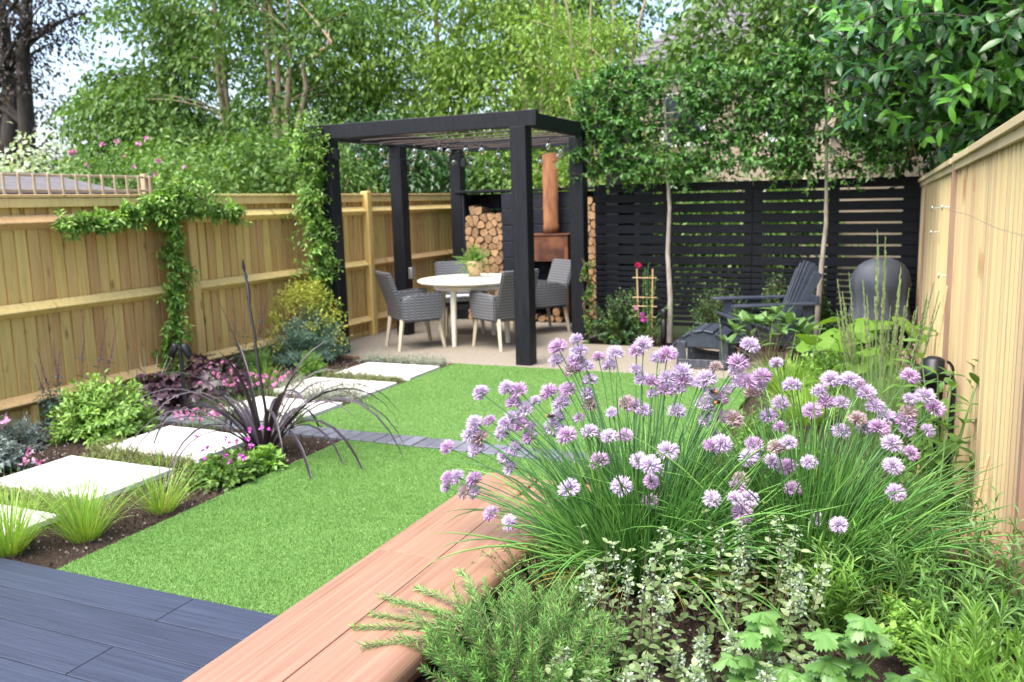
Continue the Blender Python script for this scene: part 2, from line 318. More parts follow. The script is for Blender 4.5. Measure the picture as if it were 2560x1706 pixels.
def lathe_mesh(name, prof, seg=24, smooth=True):
    V = []; F = []
    for (r, z) in prof:
        for k in range(seg):
            a = 2*math.pi*k/seg; V.append((r*math.cos(a), r*math.sin(a), z))
    for i in range(len(prof)-1):
        for k in range(seg):
            k2 = (k+1) % seg; F.append((i*seg+k, i*seg+k2, (i+1)*seg+k2, (i+1)*seg+k))
    F.append(tuple(range(seg))[::-1]); F.append(tuple((len(prof)-1)*seg+k for k in range(seg)))
    me = bpy.data.meshes.new(name); me.from_pydata(V, [], F)
    if smooth:
        s = np.ones(len(F), bool); s[-2:] = False; me.polygons.foreach_set('use_smooth', s)
    return me

class NB:
    """numpy mesh builder; every face carries a random tint value 'rnd'"""
    def __init__(s): s.v = []; s.f = []; s.r = []; s.sm = []; s.n = 0
    def add(s, verts, faces, r=None, smooth=False):
        verts = np.asarray(verts, float).reshape(-1, 3); faces = np.asarray(faces, int)
        if len(faces) == 0: return
        s.v.append(verts); s.f.append(faces+s.n); s.n += len(verts)
        s.r.append(np.full(len(faces), 0.5) if r is None else np.broadcast_to(np.asarray(r, float), (len(faces),)).copy())
        s.sm.append(np.full(len(faces), smooth))
    def mesh(s, name):
        me = bpy.data.meshes.new(name)
        if not s.v: return me
        V = np.concatenate(s.v); me.vertices.add(len(V)); me.vertices.foreach_set('co', V.astype(np.float32).ravel())
        ln = np.concatenate([np.full(len(f), f.shape[1]) for f in s.f]); lp = np.concatenate([f.ravel() for f in s.f])
        me.loops.add(len(lp)); me.loops.foreach_set('vertex_index', lp.astype(np.int32))
        me.polygons.add(len(ln)); me.polygons.foreach_set('loop_start', np.concatenate([[0], np.cumsum(ln)[:-1]]).astype(np.int32))
        me.polygons.foreach_set('use_smooth', np.concatenate(s.sm))
        me.update(calc_edges=True)
        a = me.attributes.new('rnd', 'FLOAT', 'FACE'); a.data.foreach_set('value', np.clip(np.concatenate(s.r), 0, 1).astype(np.float32))
        return me
    def obj(s, name, mat, parent=None, kind=None, loc=None):
        o = mobj(name, s.mesh(name), mat, parent, loc)
        if kind: o['kind'] = kind
        return o
def unit(a):
    a = np.asarray(a, float); return a/np.maximum(np.linalg.norm(a, axis=-1, keepdims=True), 1e-9)
def leaves(nb, P, A, N, L, W, r, kind='d', curl=0.15):
    """leaf blades: base P, axis A, upper-side normal N"""
    P = np.asarray(P, float); n = len(P)
    if n == 0: return
    A = unit(A); N = unit(N - A*np.sum(N*A, -1, keepdims=True)); B = np.cross(N, A)
    L = np.broadcast_to(np.asarray(L, float), (n,))[:, None]; W = np.broadcast_to(np.asarray(W, float), (n,))[:, None]
    r = np.broadcast_to(np.asarray(r, float), (n,))
    if kind == 'd':
        V = np.stack([P, P+A*L*0.45+B*W*0.5+N*W*0.12, P+A*L-N*L*curl, P+A*L*0.45-B*W*0.5+N*W*0.12], 1)
        i = np.arange(n)[:, None]*4
        F = np.concatenate([i+np.array([[0, 2, 1]]), i+np.array([[0, 3, 2]])])
        nb.add(V.reshape(-1, 3), F, np.concatenate([r, r*0.96]))
    else:
        c = curl; lift = 0.18
        prof = [(0.0, 0.0), (0.22, 0.36), (0.5, 0.5), (0.78, 0.34), (1.0, 0.0)] if kind == 'h' else [(0.0, 0.0), (0.15, 0.40), (0.4, 0.5), (0.72, 0.40), (1.0, 0.0)]
        rows = []
        for t, h in prof:
            mid = P+A*L*t-N*L*c*t*t
            rows.append((mid, mid+B*W*h+N*W*h*lift, mid-B*W*h+N*W*h*lift))
        V = np.stack([rows[0][0]]+[x for k in (1, 2, 3) for x in rows[k]]+[rows[4][0]], 1)
        i = np.arange(n)[:, None]*11
        T = np.concatenate([i+np.array([q]) for q in ((0, 1, 2), (0, 3, 1), (7, 10, 8), (7, 9, 10))])
        Q = np.concatenate([i+np.array([q]) for q in ((1, 4, 5, 2), (3, 6, 4, 1), (4, 7, 8, 5), (6, 9, 7, 4))])
        base = nb.n
        nb.add(V.reshape(-1, 3), T, np.tile(r, 4), True)
        nb.f.append(Q+base); nb.r.append(np.tile(r, 4)); nb.sm.append(np.full(len(Q), True))
def tubes(nb, Cv, Rd, S=5, r=0.5, smooth=True):
    """Cv [N,K,3] centre lines, Rd [N,K] radii"""
    Cv = np.asarray(Cv, float); N, K, _ = Cv.shape; Rd = np.broadcast_to(np.asarray(Rd, float), (N, K))
    T = unit(np.gradient(Cv, axis=1))
    ref = np.where(np.abs(T[:, :1, 2:3]) > 0.9, np.array([1.0, 0, 0]), np.array([0, 0, 1.0])); ref = np.broadcast_to(ref, T.shape)
    U = unit(np.cross(T, ref)); Vv = np.cross(T, U)
    a = np.arange(S)*2*np.pi/S
    V = Cv[:, :, None]+Rd[:, :, None, None]*(U[:, :, None]*np.cos(a)[None, None, :, None]+Vv[:, :, None]*np.sin(a)[None, None, :, None])
    idx = np.arange(N*K*S).reshape(N, K, S); nx = np.roll(idx, -1, 2)
    F = np.stack([idx[:, :-1], nx[:, :-1], nx[:, 1:], idx[:, 1:]], -1).reshape(-1, 4)
    rr = np.broadcast_to(np.asarray(r, float), (N,)); nb.add(V.reshape(-1, 3), F, np.repeat(rr, (K-1)*S), smooth)
def ribbons(nb, Cv, Wd, side, r=0.5, fold=0.0):
    """flat strap blades; side [N,3]"""
    Cv = np.asarray(Cv, float); N, K, _ = Cv.shape; Wd = np.broadcast_to(np.asarray(Wd, float), (N, K))[:, :, None]
    T = unit(np.gradient(Cv, axis=1)); B = unit(side[:, None]-T*np.sum(side[:, None]*T, -1, keepdims=True)); Nn = np.cross(T, B)
    rr = np.broadcast_to(np.asarray(r, float), (N,))
    if fold:
        V = np.stack([Cv+B*Wd*0.5+Nn*Wd*fold, Cv, Cv-B*Wd*0.5+Nn*Wd*fold], 2); S = 3
    else:
        V = np.stack([Cv+B*Wd*0.5, Cv-B*Wd*0.5], 2); S = 2
    idx = np.arange(N*K*S).reshape(N, K, S)
    F = np.stack([idx[:, :-1, :-1], idx[:, :-1, 1:], idx[:, 1:, 1:], idx[:, 1:, :-1]], -1).reshape(-1, 4)
    nb.add(V.reshape(-1, 3), F, np.repeat(rr, (K-1)*(S-1)), True)
def grow(base, d, length, K=7, droop=0.0, wob=0.0):
    """curves that start along d and bend to the ground by droop (radians-like)"""
    base = np.asarray(base, float); n = len(base); d = unit(d); L = np.broadcast_to(np.asarray(length, float), (n,)); dr = np.broadcast_to(np.asarray(droop, float), (n,))
    P = [base.copy()]; cur = base.copy(); dd = d.copy(); st = (L/(K-1))[:, None]
    for k in range(K-1):
        cur = cur+dd*st; P.append(cur)
        dd = dd+np.array([0, 0, -1.0])*(dr/(K-1)*(0.5+k/(K-1)*1.4))[:, None]
        if wob: dd = dd+rng.normal(0, wob, dd.shape)
        dd = unit(dd)
    return np.stack(P, 1)
def rdir(n, up=0.0, spread=1.0):
    v = rng.normal(0, 1, (n, 3))*spread; v[:, 2] += up; return unit(v)
def at_curve(Cv, t):
    """points and tangents on curves at params t [N,m]"""
    N, K, _ = Cv.shape; x = np.clip(t, 0, 0.9999)*(K-1); i = x.astype(int); f = (x-i)[..., None]
    r = np.arange(N)[:, None]; a = Cv[r, i]; b = Cv[r, np.minimum(i+1, K-1)]
    return a*(1-f)+b*f, unit(b-a)
def stem_leaves(nb, Cv, per, L, W, ang=0.9, t0=0.1, t1=1.0, opposite=False, taper=0.6, kind='d', curl=0.15, rj=(0, 1), uplook=0.6, tip_pale=0.0):
    """leaves up each stem, spiral or in opposite pairs"""
    N = len(Cv); t = np.linspace(t0, t1, per)[None]+rng.uniform(-0.5, 0.5, (N, per))*(t1-t0)/per*0.6
    if opposite: t = np.repeat(np.linspace(t0, t1, per//2), 2)[None]+np.zeros((N, 1))
    per = t.shape[1]
    P, T = at_curve(Cv, t)
    if opposite:
        ph = (np.arange(per)//2*np.pi/2+np.arange(per) % 2*np.pi)[None]+rng.uniform(0, 6.28, (N, 1))
    else: ph = (np.arange(per)*2.399)[None]+rng.uniform(0, 6.28, (N, 1))
    ref = np.where(np.abs(T[..., 2:3]) > 0.95, np.array([1.0, 0, 0]), np.array([0, 0, 1.0]))
    U = unit(np.cross(T, ref)); V = np.cross(T, U)
    out = U*np.cos(ph)[..., None]+V*np.sin(ph)[..., None]
    A = unit(T*math.cos(ang)+out*math.sin(ang)+rng.normal(0, 0.12, T.shape))
    Nn = T*math.sin(ang)-out*math.cos(ang); Nn = unit(Nn*uplook+np.array([0, 0, 1.0])*(1-uplook)+rng.normal(0, 0.15, T.shape))
    sc_ = (1-taper*np.clip((t-t0)/max(t1-t0, 1e-6), 0, 1))*rng.uniform(0.75, 1.2, t.shape)
    r = np.clip(rng.uniform(rj[0], rj[1], t.shape)+tip_pale*(t-0.5), 0, 1)
    leaves(nb, P.reshape(-1, 3), A.reshape(-1, 3), Nn.reshape(-1, 3), (L*sc_).ravel(), (W*sc_).ravel(), r.ravel(), kind, curl)

# ------------------------------------------------------------------ setting: ground, turf, patio, paths
def sheet(name, x0, x1, y0, y1, z, mat, kind='structure', nx=1, ny=1, amp=0.0, skirt=0.0):
    xs = np.linspace(x0, x1, nx+1); ys = np.linspace(y0, y1, ny+1); X, Y = np.meshgrid(xs, ys, indexing='ij')
    Z = np.full_like(X, z)
    if amp: Z += amp*(np.sin(X*7+Y*3)+np.sin(Y*9-X*4)+rng.normal(0, 0.6, X.shape))*0.5
    V = np.stack([X, Y, Z], -1).reshape(-1, 3); i = np.arange((nx+1)*(ny+1)).reshape(nx+1, ny+1)
    F = np.stack([i[:-1, :-1], i[1:, :-1], i[1:, 1:], i[:-1, 1:]], -1).reshape(-1, 4)
    nb = NB(); nb.add(V, F, None, amp > 0)
    return nb.obj(name, mat, kind=kind)
def ring_ground():
    nb = NB(); xs = [-500, -60, 60, 500]; ys = [-500, -40, 60, 500]
    for i in range(3):
        for j in range(3):
            nb.add([(xs[i], ys[j], -0.06), (xs[i+1], ys[j], -0.06), (xs[i+1], ys[j+1], -0.06), (xs[i], ys[j+1], -0.06)], [(0, 1, 2, 3)])
    m, n, l, b = mk('rough_grass_ground'); v, _ = coords(n, l, (1, 1, 1), False)
    l.new(ramp(n, l, noise(n, l, v, 1.5, 6), [(0.3, (0.03, 0.045, 0.015)), (0.7, (0.06, 0.085, 0.025))]), b.inputs['Base Color']); b.inputs['Roughness'].default_value = 0.95
    nb.obj('ground', m, kind='structure')
ring_ground()
sheet('soil_border', -6.14, -3.30, 2.46, 7.72, -0.012, 'soil_far', nx=90, ny=160, amp=0.008)
sheet('soil_bed', -3.30, 0.34, 3.2, 10.0, -0.030, 'soil_far', nx=60, ny=100, amp=0.006)
def slab_poly(name, poly, z0, z1, mat, kind='structure'):
    bm = bmesh.new(); f = bm.faces.new([bm.verts.new((x, y, z0)) for x, y in poly])
    r = bmesh.ops.extrude_face_region(bm, geom=[f]); bmesh.ops.translate(bm, vec=(0, 0, z1-z0), verts=[g for g in r['geom'] if isinstance(g, bmesh.types.BMVert)])
    bmesh.ops.recalc_face_normals(bm, faces=bm.faces); me = bpy.data.meshes.new(name); bm.to_mesh(me); bm.free()
    return tag(mobj(name, me, mat), kind=kind)
LAWN_LO = [(-3.44, 2.52), (-1.62, 2.52), (-1.62, 4.80), (-3.46, 4.80)]
LAWN_HI = [(-4.06, 5.04), (-1.05, 5.04), (-1.05, 7.61), (-4.06, 7.61)]
slab_poly('lawn', LAWN_LO, -0.04, 0.010, 'turf'); slab_poly('lawn', LAWN_HI, -0.04, 0.010, 'turf')
slab_poly('patio', [(-6.04, 7.74), (-4.06, 7.62), (-0.95, 7.62), (-0.95, 9.12), (-3.24, 9.12), (-3.24, 11.3), (-6.04, 11.3)], -0.05, 0.004, 'patio')
beam('patio_edging', (-6.0, 7.73, -0.01), (-4.08, 7.605, -0.01), 0.02, 0.05, 'bench_dark')['kind'] = 'structure'
# turf blades
def turf(poly, n):
    x0, x1 = poly[0][0], poly[1][0]; y0, y1 = poly[0][1], poly[2][1]
    P = np.stack([rng.uniform(x0, x1, n), rng.uniform(y0, y1, n), np.full(n, 0.008)], 1)
    patch = 0.5+0.5*np.sin(P[:, 0]*5.1+2*np.sin(P[:, 1]*2.7))*np.sin(P[:, 1]*4.3+1.3*np.sin(P[:, 0]*3.1))+0.35*np.sin(P[:, 0]*19+3*np.sin(P[:, 1]*8))*np.sin(P[:, 1]*17+2*np.sin(P[:, 0]*11))
    a = rng.uniform(0, 6.28, n); lean = rng.uniform(0.2, 0.9, n)
    D = np.stack([np.cos(a)*lean, np.sin(a)*lean-0.15, np.ones(n)], 1)
    h = rng.uniform(0.008, 0.017, n)
    tip = P+unit(D)*h[:, None]; s = np.stack([-np.sin(a), np.cos(a), np.zeros(n)], 1)*0.0021
    V = np.stack([P-s, P+s, tip], 1).reshape(-1, 3)
    nb = NB(); nb.add(V, np.arange(n*3).reshape(n, 3), np.clip(rng.normal(0.36, 0.17, n)+patch*0.20, 0, 1))
    nb.obj('turf_grass', 'blade', kind='stuff')
turf(LAWN_LO, 150000); turf(LAWN_HI, 150000)
# stepping slabs
for (x0, x1, y0, y1, lab) in [
    (-4.98, -4.02, 2.42, 3.01, 'pale stone stepping slab beside the deck, half hidden by fine grass'),
    (-4.95, -4.06, 3.25, 3.84, 'large pale stone slab between two thyme strips, second from the deck'),
    (-4.92, -4.06, 4.06, 4.66, 'pale stone slab with dark strap leaves arching over its near corner'),
    (-4.94, -4.09, 5.10, 5.70, 'pale stone slab just beyond the blue brick strip, behind pink flowers'),
    (-5.00, -4.08, 5.95, 6.53, 'pale stone slab with silvery cushion plants on its near edge'),
    (-4.92, -4.08, 6.76, 7.34, 'pale stone slab nearest the gravel patio')]:
    o = box('paving_slab', (x1-x0, y1-y0, 0.035), ((x0+x1)/2, (y0+y1)/2, 0.012), 'paver', bev=0.003)
    tag(o, lab, 'paving slab', 'pale slabs stepping along the border')
# brick strip
t = thing('brick_strip', 'strip of slate blue paver bricks crossing between the two lawns', 'brick strip', (-3.4, 4.92, 0)); t['kind'] = 'structure'
me = bevel_box_mesh('brick', (0.097, 0.205, 0.05), 0.004)
for k in range(40):
    x = -5.22+k*0.1025
    if x > -1.1: break
    mobj('brick', me, 'brick', t, (x+3.4, random.uniform(-.003, .003), -0.008+random.uniform(-.002, .002)), (0, 0, random.uniform(-.012, .012)))
# deck
t = thing('deck', 'blue grey composite deck boards', 'deck', (-3, 2.4, 0)); t['kind'] = 'structure'
jx = {0: [-2.59], 1: [-4.6, -1.9], 2: [-2.58], 3: [-3.6], 4: [-2.2], 5: [-3.9], 6: [-2.6], 7: [-3.2]}
for k in range(8):
    y1 = 2.50-k*0.2075; xs = [-6.1]+jx[k]+[-1.50]
    for a, b in zip(xs[:-1], xs[1:]):
        box('deck_board', (b-a-0.004, 0.2025, 0.03), ((a+b)/2+3, y1-0.1-2.4, 0.012), 'deck', t, bev=0.0012)
box('deck_gap_shade', (4.55, 1.6, 0.06), (-3.8+3, 1.67-2.4, -0.04), 'soot_and_deck_shade', t)  # black sheet added under the boards so their gaps look shaded

# ------------------------------------------------------------------ left fence: boards behind arris rails
FL = thing('wooden_fence', 'tan close board fence with three rails facing the patio and border', 'fence', (-6.1, 6, 0))
bme = prism_mesh('fence_board', [(-0.008, -0.05), (-0.008, 0.058), (-0.001, 0.058), (-0.001, 0.0475), (0.008, 0.0475), (0.019, -0.05)], 1.66, axis='Z')
# featheredge: thick edge towards -y
y = 2.2
while y < 11.7:
    o = mobj('board', bme, 'fence_tan', FL, (-0.016+random.uniform(-.002, .002), y-6, 0.05), (0, random.uniform(-.002, .002), random.uniform(-.012, .012)))
    y += 0.1045+random.uniform(-.003, .003)
bays = [(1.2, 3.17), (3.17, 6.17), (6.17, 9.17), (9.17, 11.75)]
for (a, b) in bays:
    a += 0.05; b -= 0.05
    for z in (1.555, 0.89, 0.19):
        me = prism_mesh('arris_rail', [(0.0, 0.058), (0.012, 0.06), (0.078, 0.006), (0.078, -0.004), (0.0, -0.052)], b-a, 0.003)
        mobj('rail', me, 'fence_rail', FL, (0.004, a-6, z))
    box('counter_rail', (0.035, b-a, 0.07), (0.024, (a+b)/2-6, 1.705), 'fence_rail', FL, bev=0.004)
    o = box('cap_rail', (0.075, b-a, 0.026), (0.012, (a+b)/2-6, 1.757), 'fence_rail', FL, bev=0.004)
    box('gravel_board', (0.025, b-a, 0.15), (-0.002+0.018, (a+b)/2-6, -0.02), 'fence_tan', FL)
pme = bevel_box_mesh('fence_post', (0.1, 0.1, 2.0), 0.014, 2)
for yy in (3.17, 6.17, 9.17): mobj('post', pme, 'fence_tan', FL, (0.055, yy-6, 0.80))
box('cleat', (0.05, 0.045, 0.16), (0.035, 4.43-6, 0.08), 'fence_tan', FL)

# ------------------------------------------------------------------ right fence: smooth face, brown posts
FR = thing('wooden_fence', 'pale new close board fence with brown posts and training wire', 'fence', (0, 0, 0))
def frx(y): return 0.488-0.0272*y
def frz(y): return 1.86-0.0185*(y-2.5)
bmf = prism_mesh('fence_board', [(0.0, -0.055), (0.0, 0.055), (-0.007, 0.055), (-0.018, -0.055)], 1.0, axis='Z')
y = 1.4
while y < 9.9:
    o = mobj('board', bmf, 'fence_pale', FR, (frx(y)+0.012+random.uniform(-.003, .003), y, 0.0), (0, 0, 0.0272+random.uniform(-.02, .02)))
    o.scale = (1, 1, frz(y)-0.06); y += 0.098+random.uniform(-.004, .004)
for yy in (3.0, 6.0, 8.86):
    o = box('post', (0.034, 0.075, frz(yy)+0.03), (frx(yy)-0.010, yy, (frz(yy)+0.03)/2), 'fence_post_brown', FR, bev=0.004)
ys = [1.4, 3.0, 6.0, 8.86, 9.9]
for a, b in zip(ys[:-1], ys[1:]):
    cuts = np.linspace(a+0.04, b-0.04, 4 if b-a > 2 else 2)
    for c, d in zip(cuts[:-1], cuts[1:]):
        beam('cap_rail', (frx(c)-0.006, c, frz(c)-0.012), (frx(d-.003)-0.006, d-.003, frz(d)-0.012), 0.07, 0.035, 'fence_pale', FR, 0.003)
        beam('trim_batten', (frx(c)-0.012, c, frz(c)-0.05), (frx(d-.003)-0.012, d-.003, frz(d)-0.05), 0.02, 0.045, 'fence_pale', FR, 0.003)
nb = NB()
for z0, z1 in ((1.50, 1.545),):
    yy = np.linspace(2.0, 7.3, 14); c = np.stack([frx(yy)-0.05, yy, np.interp(yy, [2, 6.2, 7.3], [z1-0.1, z0, z0-.02])+0.006*np.sin(yy*3)], 1)
    tubes(nb, c[None], np.full((1, 14), 0.0010), 4)
nb.obj('training_wire', 'galv', FR)
for (yy, z) in ((6.25, 1.5), (7.2, 1.48), (6.25, 1.06), (7.2, 1.30)):
    nb = NB(); a = np.linspace(0, 2*np.pi, 13); c = np.stack([np.full(13, 0.0), 0.016*np.cos(a), 0.016*np.sin(a)], 1)
    tubes(nb, c[None], np.full((1, 13), 0.005), 6); tubes(nb, np.array([[[0.05, 0, 0], [0.016, 0, 0]]]), np.full((1, 2), 0.005), 6)
    nb.obj('wire_eye', 'galv', FR, loc=(frx(yy)-0.055, yy, z))

# ------------------------------------------------------------------ black slatted fence
BF = thing('slatted_fence', 'black horizontal slatted screen fence behind the lounge chair', 'fence', (-1.5, 9.85, 0))
x0, x1, xm = -3.29, 0.215, -1.46
zt = 1.775; zs = []
for k in range(8): zs.append((zt-0.0485-k*0.119, 0.097))
z = zt-8*0.119-0.004
while z > 0.12: zs.append((z-0.024, 0.047)); z -= 0.064
for (zc, h) in zs:
    for a, b in ((x0, xm), (xm, x1)):
        o = box('slat', (b-a-0.003, 0.019, h), ((a+b)/2+1.5, random.uniform(-.0015, .0015), zc-0.008*((a+b)/2+1.5)), 'black_slat', BF, (0, 0.008, 0), 0.003)
for xx in (x0+0.05, -2.42, xm, -0.62, 0.10, x1-0.03):
    w_ = 0.19 if xx in (xm,) else 0.10
    box('post', (w_, 0.08, 1.72), (xx+1.5, 0.052, 0.86), 'black_paint', BF, bev=0.003)
box('post', (0.06, 0.06, 1.76), (x1+0.02+1.5, -0.035, 0.86), 'black_paint', BF, bev=0.003)

# ------------------------------------------------------------------ pergola
PG = thing('pergola', 'black timber pergola over the dining table', 'pergola', (-4.45, 9.2, 0))
def pl(p): return (p[0]+4.45, p[1]-9.2, p[2])
posts = [(-3.345, 7.80), (-3.345, 9.44), (-3.345, 10.80), (-5.62, 7.84), (-5.62, 9.27), (-5.60, 10.80)]
for i, (px, py) in enumerate(posts):
    box('post', (0.165, 0.165, 2.33), pl((px, py, 1.165)), 'black_paint', PG, bev=0.008, seg=2)
    if i in (2, 3, 5, 1): box('wall_light', (0.07, 0.07, 0.11), pl((px+(0.115 if px < -5 else -0.115), py-0.03, 2.17)), 'black_metal', PG, bev=0.004)
box('beam', (2.62, 0.07, 0.15), pl((-4.46, 7.752, 2.398)), 'black_paint', PG, bev=0.005)
box('beam', (2.62, 0.07, 0.15), pl((-4.46, 10.86, 2.398)), 'black_paint', PG, bev=0.005)
for px in (-3.30, -5.66):
    box('beam', (0.07, 3.03, 0.15), pl((px, 9.306, 2.398)), 'black_paint', PG, bev=0.005)
nb0 = NB(); tubes(nb0, np.stack([np.linspace(-1.145, 1.145, 9), np.zeros(9), 0.006*np.sin(np.arange(9)*1.3)], 1)[None], np.full((1, 9), 0.0085), 6)
rme = nb0.mesh('reinforcing_rod'); rme.materials.append(M['rod'])
for k in range(8):
    mobj('roof_rod', rme, None, PG, pl((-4.48, 8.15+k*0.345, 2.352+random.uniform(-.006, .006))), (0, 0, random.uniform(-.01, .01)))
# socket on the pergola post
o = box('outdoor_socket', (0.05, 0.09, 0.14), (-5.50, 9.27, 0.78), 'galv', bev=0.006); tag(o, 'small grey weatherproof socket box on the black pergola post', 'socket')

# string lights
SL = thing('string_lights', 'festoon lights with clear round bulbs hung under the pergola roof', 'string lights', (-4.45, 9.2, 2.2))
runs = [((-5.52, 7.92, 2.30), (-5.45, 10.65, 2.28), 0.16, 5), ((-5.45, 10.65, 2.28), (-3.45, 9.44, 2.30), 0.24, 6), ((-5.5, 8.3, 2.31), (-3.45, 9.2, 2.31), 0.05, 6),
        ((-3.45, 9.44, 2.30), (-3.42, 10.70, 2.26), 0.16, 3), ((-5.45, 9.2, 2.30), (-4.6, 8.6, 2.33), 0.1, 3), ((-4.6, 8.6, 2.33), (-3.5, 10.6, 2.31), 0.13, 5)]
bulb = lathe_mesh('bulb', [(0.005, 0.03), (0.015, 0.024), (0.027, 0.010), (0.032, -0.008), (0.028, -0.027), (0.016, -0.040), (0.002, -0.045)], 14)
capm = lathe_mesh('bulb_cap', [(0.013, 0.0), (0.014, 0.035), (0.008, 0.05)], 10)
nbc = NB()
for a, b, sag, nbulb in runs:
    tt = np.linspace(0, 1, 17); c = np.outer(1-tt, a)+np.outer(tt, b); c[:, 2] -= sag*4*tt*(1-tt)*0.8+0.0
    c -= np.array([-4.45, 9.2, 2.2]); tubes(nbc, c[None], np.full((1, 17), 0.004), 5)
    for k in range(nbulb):
        q = (k+0.6)/nbulb; i = q*16; j = int(i); p = c[j]*(1-(i-j))+c[min(j+1, 16)]*(i-j)
        lb = mobj('bulb', bulb, 'bulb', SL, (p[0], p[1], p[2]-0.075)); mobj('bulb_cap', capm, 'cable', lb, (0, 0, 0.026))
nbc.obj('cable', 'cable', SL)

# ------------------------------------------------------------------ blockwork wall with log stores, fireplace
BW = thing('block_wall', 'black painted blockwork wall with two log stores and a ledge', 'wall', (-4.22, 11.0, 0))
def bw(name, sz, p, mat='black_block', par=None, bev=0.006): return box(name, sz, (p[0]+4.22, p[1]-11.0, p[2]), mat, par or BW, bev=bev)
for r in range(8):
    z = 0.108+r*0.218
    xs = np.arange(-5.6, -2.9, 0.44)+(0.22 if r % 2 else 0)
    for xx in xs:
        if -5.75 < xx-0.0 < -2.75: bw('block', (0.432, 0.1, 0.21), (xx, 11.28, z))
    for xx in np.arange(-4.62, -3.7, 0.44)+(0.0 if r % 2 else 0.1):
        bw('block', (0.432, 0.1, 0.21), (xx+0.02, 11.03, z))
    for xx in (-4.81, -3.83): bw('block', (0.18, 0.47, 0.21), (xx, 10.93, z))
bw('ledge', (0.90, 0.62, 0.035), (-5.16, 11.0, 1.775), 'black_paint', bev=0.004); bw('ledge', (0.94, 0.62, 0.035), (-3.45, 11.0, 1.775), 'black_paint', bev=0.004); bw('ledge', (0.76, 0.36, 0.035), (-4.32, 11.13, 1.775), 'black_paint', bev=0.004)
bw('side_wall', (0.08, 0.5, 1.74), (-5.52, 10.98, 0.87)); bw('side_wall', (0.08, 0.5, 1.74), (-3.02, 10.98, 0.87))
def clip(poly, nrm, d):
    out = []
    for i in range(len(poly)):
        a, b = poly[i], poly[(i+1) % len(poly)]
        sa, sb = a@nrm-d, b@nrm-d
        if sa <= 0: out.append(a)
        if sa*sb < 0: out.append(a+(b-a)*(sa/(sa-sb)))
    return out
ORD = 'first second third fourth fifth sixth seventh eighth ninth tenth eleventh twelfth thirteenth fourteenth fifteenth sixteenth seventeenth eighteenth'.split()
def log_stack(x0, x1, z0, z1, y, size, label, group, top_jag=0.12, depth=0.3):
    nx = max(1, round((x1-x0)/size)); nz = round((z1-z0)/(size*0.92)); pts = []
    for j in range(nz):
        for i in range(nx+(j % 2)):
            pts.append(((i+0.5-(0.5 if j % 2 else 0))*(x1-x0)/nx+x0+rng.normal(0, size*0.2), (j+0.5)*(z1-z0)/nz+z0+rng.normal(0, size*0.19)))
    rowof = [j for j in range(nz) for i in range(nx+(j % 2))]; cnt = {}
    pts = np.array(pts)
    for k, p in enumerate(pts):
        if p[1] > z1-top_jag and rng.random() < (p[1]-(z1-top_jag))/top_jag*1.2: continue
        poly = [np.array(q) for q in ((x0, z0), (x1, z0), (x1, z1), (x0, z1))]
        for m_, q in enumerate(pts):
            if m_ != k and np.hypot(*(q-p)) < size*3:
                nrm = q-p; poly = clip(poly, nrm, nrm@(p+q)/2)
                if len(poly) < 3: break
        if len(poly) < 3: continue
        poly = np.array(poly); c = poly.mean(0)
        area = 0.5*abs(np.sum(poly[:, 0]*np.roll(poly[:, 1], -1)-np.roll(poly[:, 0], -1)*poly[:, 1]))
        if area < size*size*0.12: continue
        # trim corners so that dark gaps open where logs meet; one side stays round like bark
        q = []
        n = len(poly); rnd_side = rng.integers(n)
        for i in range(n):
            a, b, e = poly[i-1], poly[i], poly[(i+1) % n]
            cut = 0.30 if i in (rnd_side, (rnd_side+1) % n) else 0.14
            q += [b+(a-b)*cut, b+(e-b)*cut]
        q = (np.array(q)-c)*0.90
        me = prism_mesh('log', [tuple(v) for v in q], depth, 0.0)
        me.materials.append(M['log_end']); me.materials.append(M['log_bark'])
        for f in me.polygons:
            if abs(f.normal.y) < 0.5: f.material_index = 1
        o = mobj('firewood_log', me, None, None, (c[0], y+rng.normal(0, 0.012), c[1]), (rng.normal(0, .03), 0, rng.normal(0, .05)))
        cnt[rowof[k]] = cnt.get(rowof[k], 0)+1
        tag(o, label % (ORD[cnt[rowof[k]]-1], ORD[rowof[k]]), 'log', group)
log_stack(-5.47, -4.905, 0.01, 1.66, 10.72, 0.108, 'split log, %s from the left in the %s row up of the left store', 'logs in the left store', 0.28)
log_stack(-3.735, -3.56, 0.01, 1.66, 10.72, 0.10, 'split log, %s across in the %s row up of the narrow right stack', 'logs in the right store', 0.12)
# fireplace
FP = thing('outdoor_fireplace', 'rusted steel outdoor fireplace with tall round flue', 'fireplace', (-4.27, 10.62, 0))
def fp(name, sz, p, mat='rust', bev=0.003): return box(name, sz, p, mat, FP, bev=bev)
W2 = 0.345
fp('side_panel', (0.05, 0.40, 1.165), (-W2+0.025, 0.2, 0.5825)); fp('side_panel', (0.05, 0.40, 1.165), (W2-0.025, 0.2, 0.5825))
fp('hood_panel', (2*W2-0.104, 0.03, 0.335), (0, 0.018, 0.995)); fp('top_plate', (2*W2+0.02, 0.42, 0.02), (0, 0.2, 1.177))
fp('shelf', (2*W2-0.104, 0.38, 0.085), (0, 0.193, 0.345)); fp('back_panel', (2*W2-0.104, 0.02, 0.8), (0, 0.378, 0.79), 'soot_and_deck_shade')
fp('lower_back', (2*W2-0.104, 0.02, 0.30), (0, 0.378, 0.15), 'rust')
fp('firebox_lining', (0.012, 0.36, 0.43), (-W2+0.057, 0.19, 0.605), 'soot_and_deck_shade'); fp('firebox_lining', (0.012, 0.36, 0.43), (W2-0.057, 0.19, 0.605), 'soot_and_deck_shade')
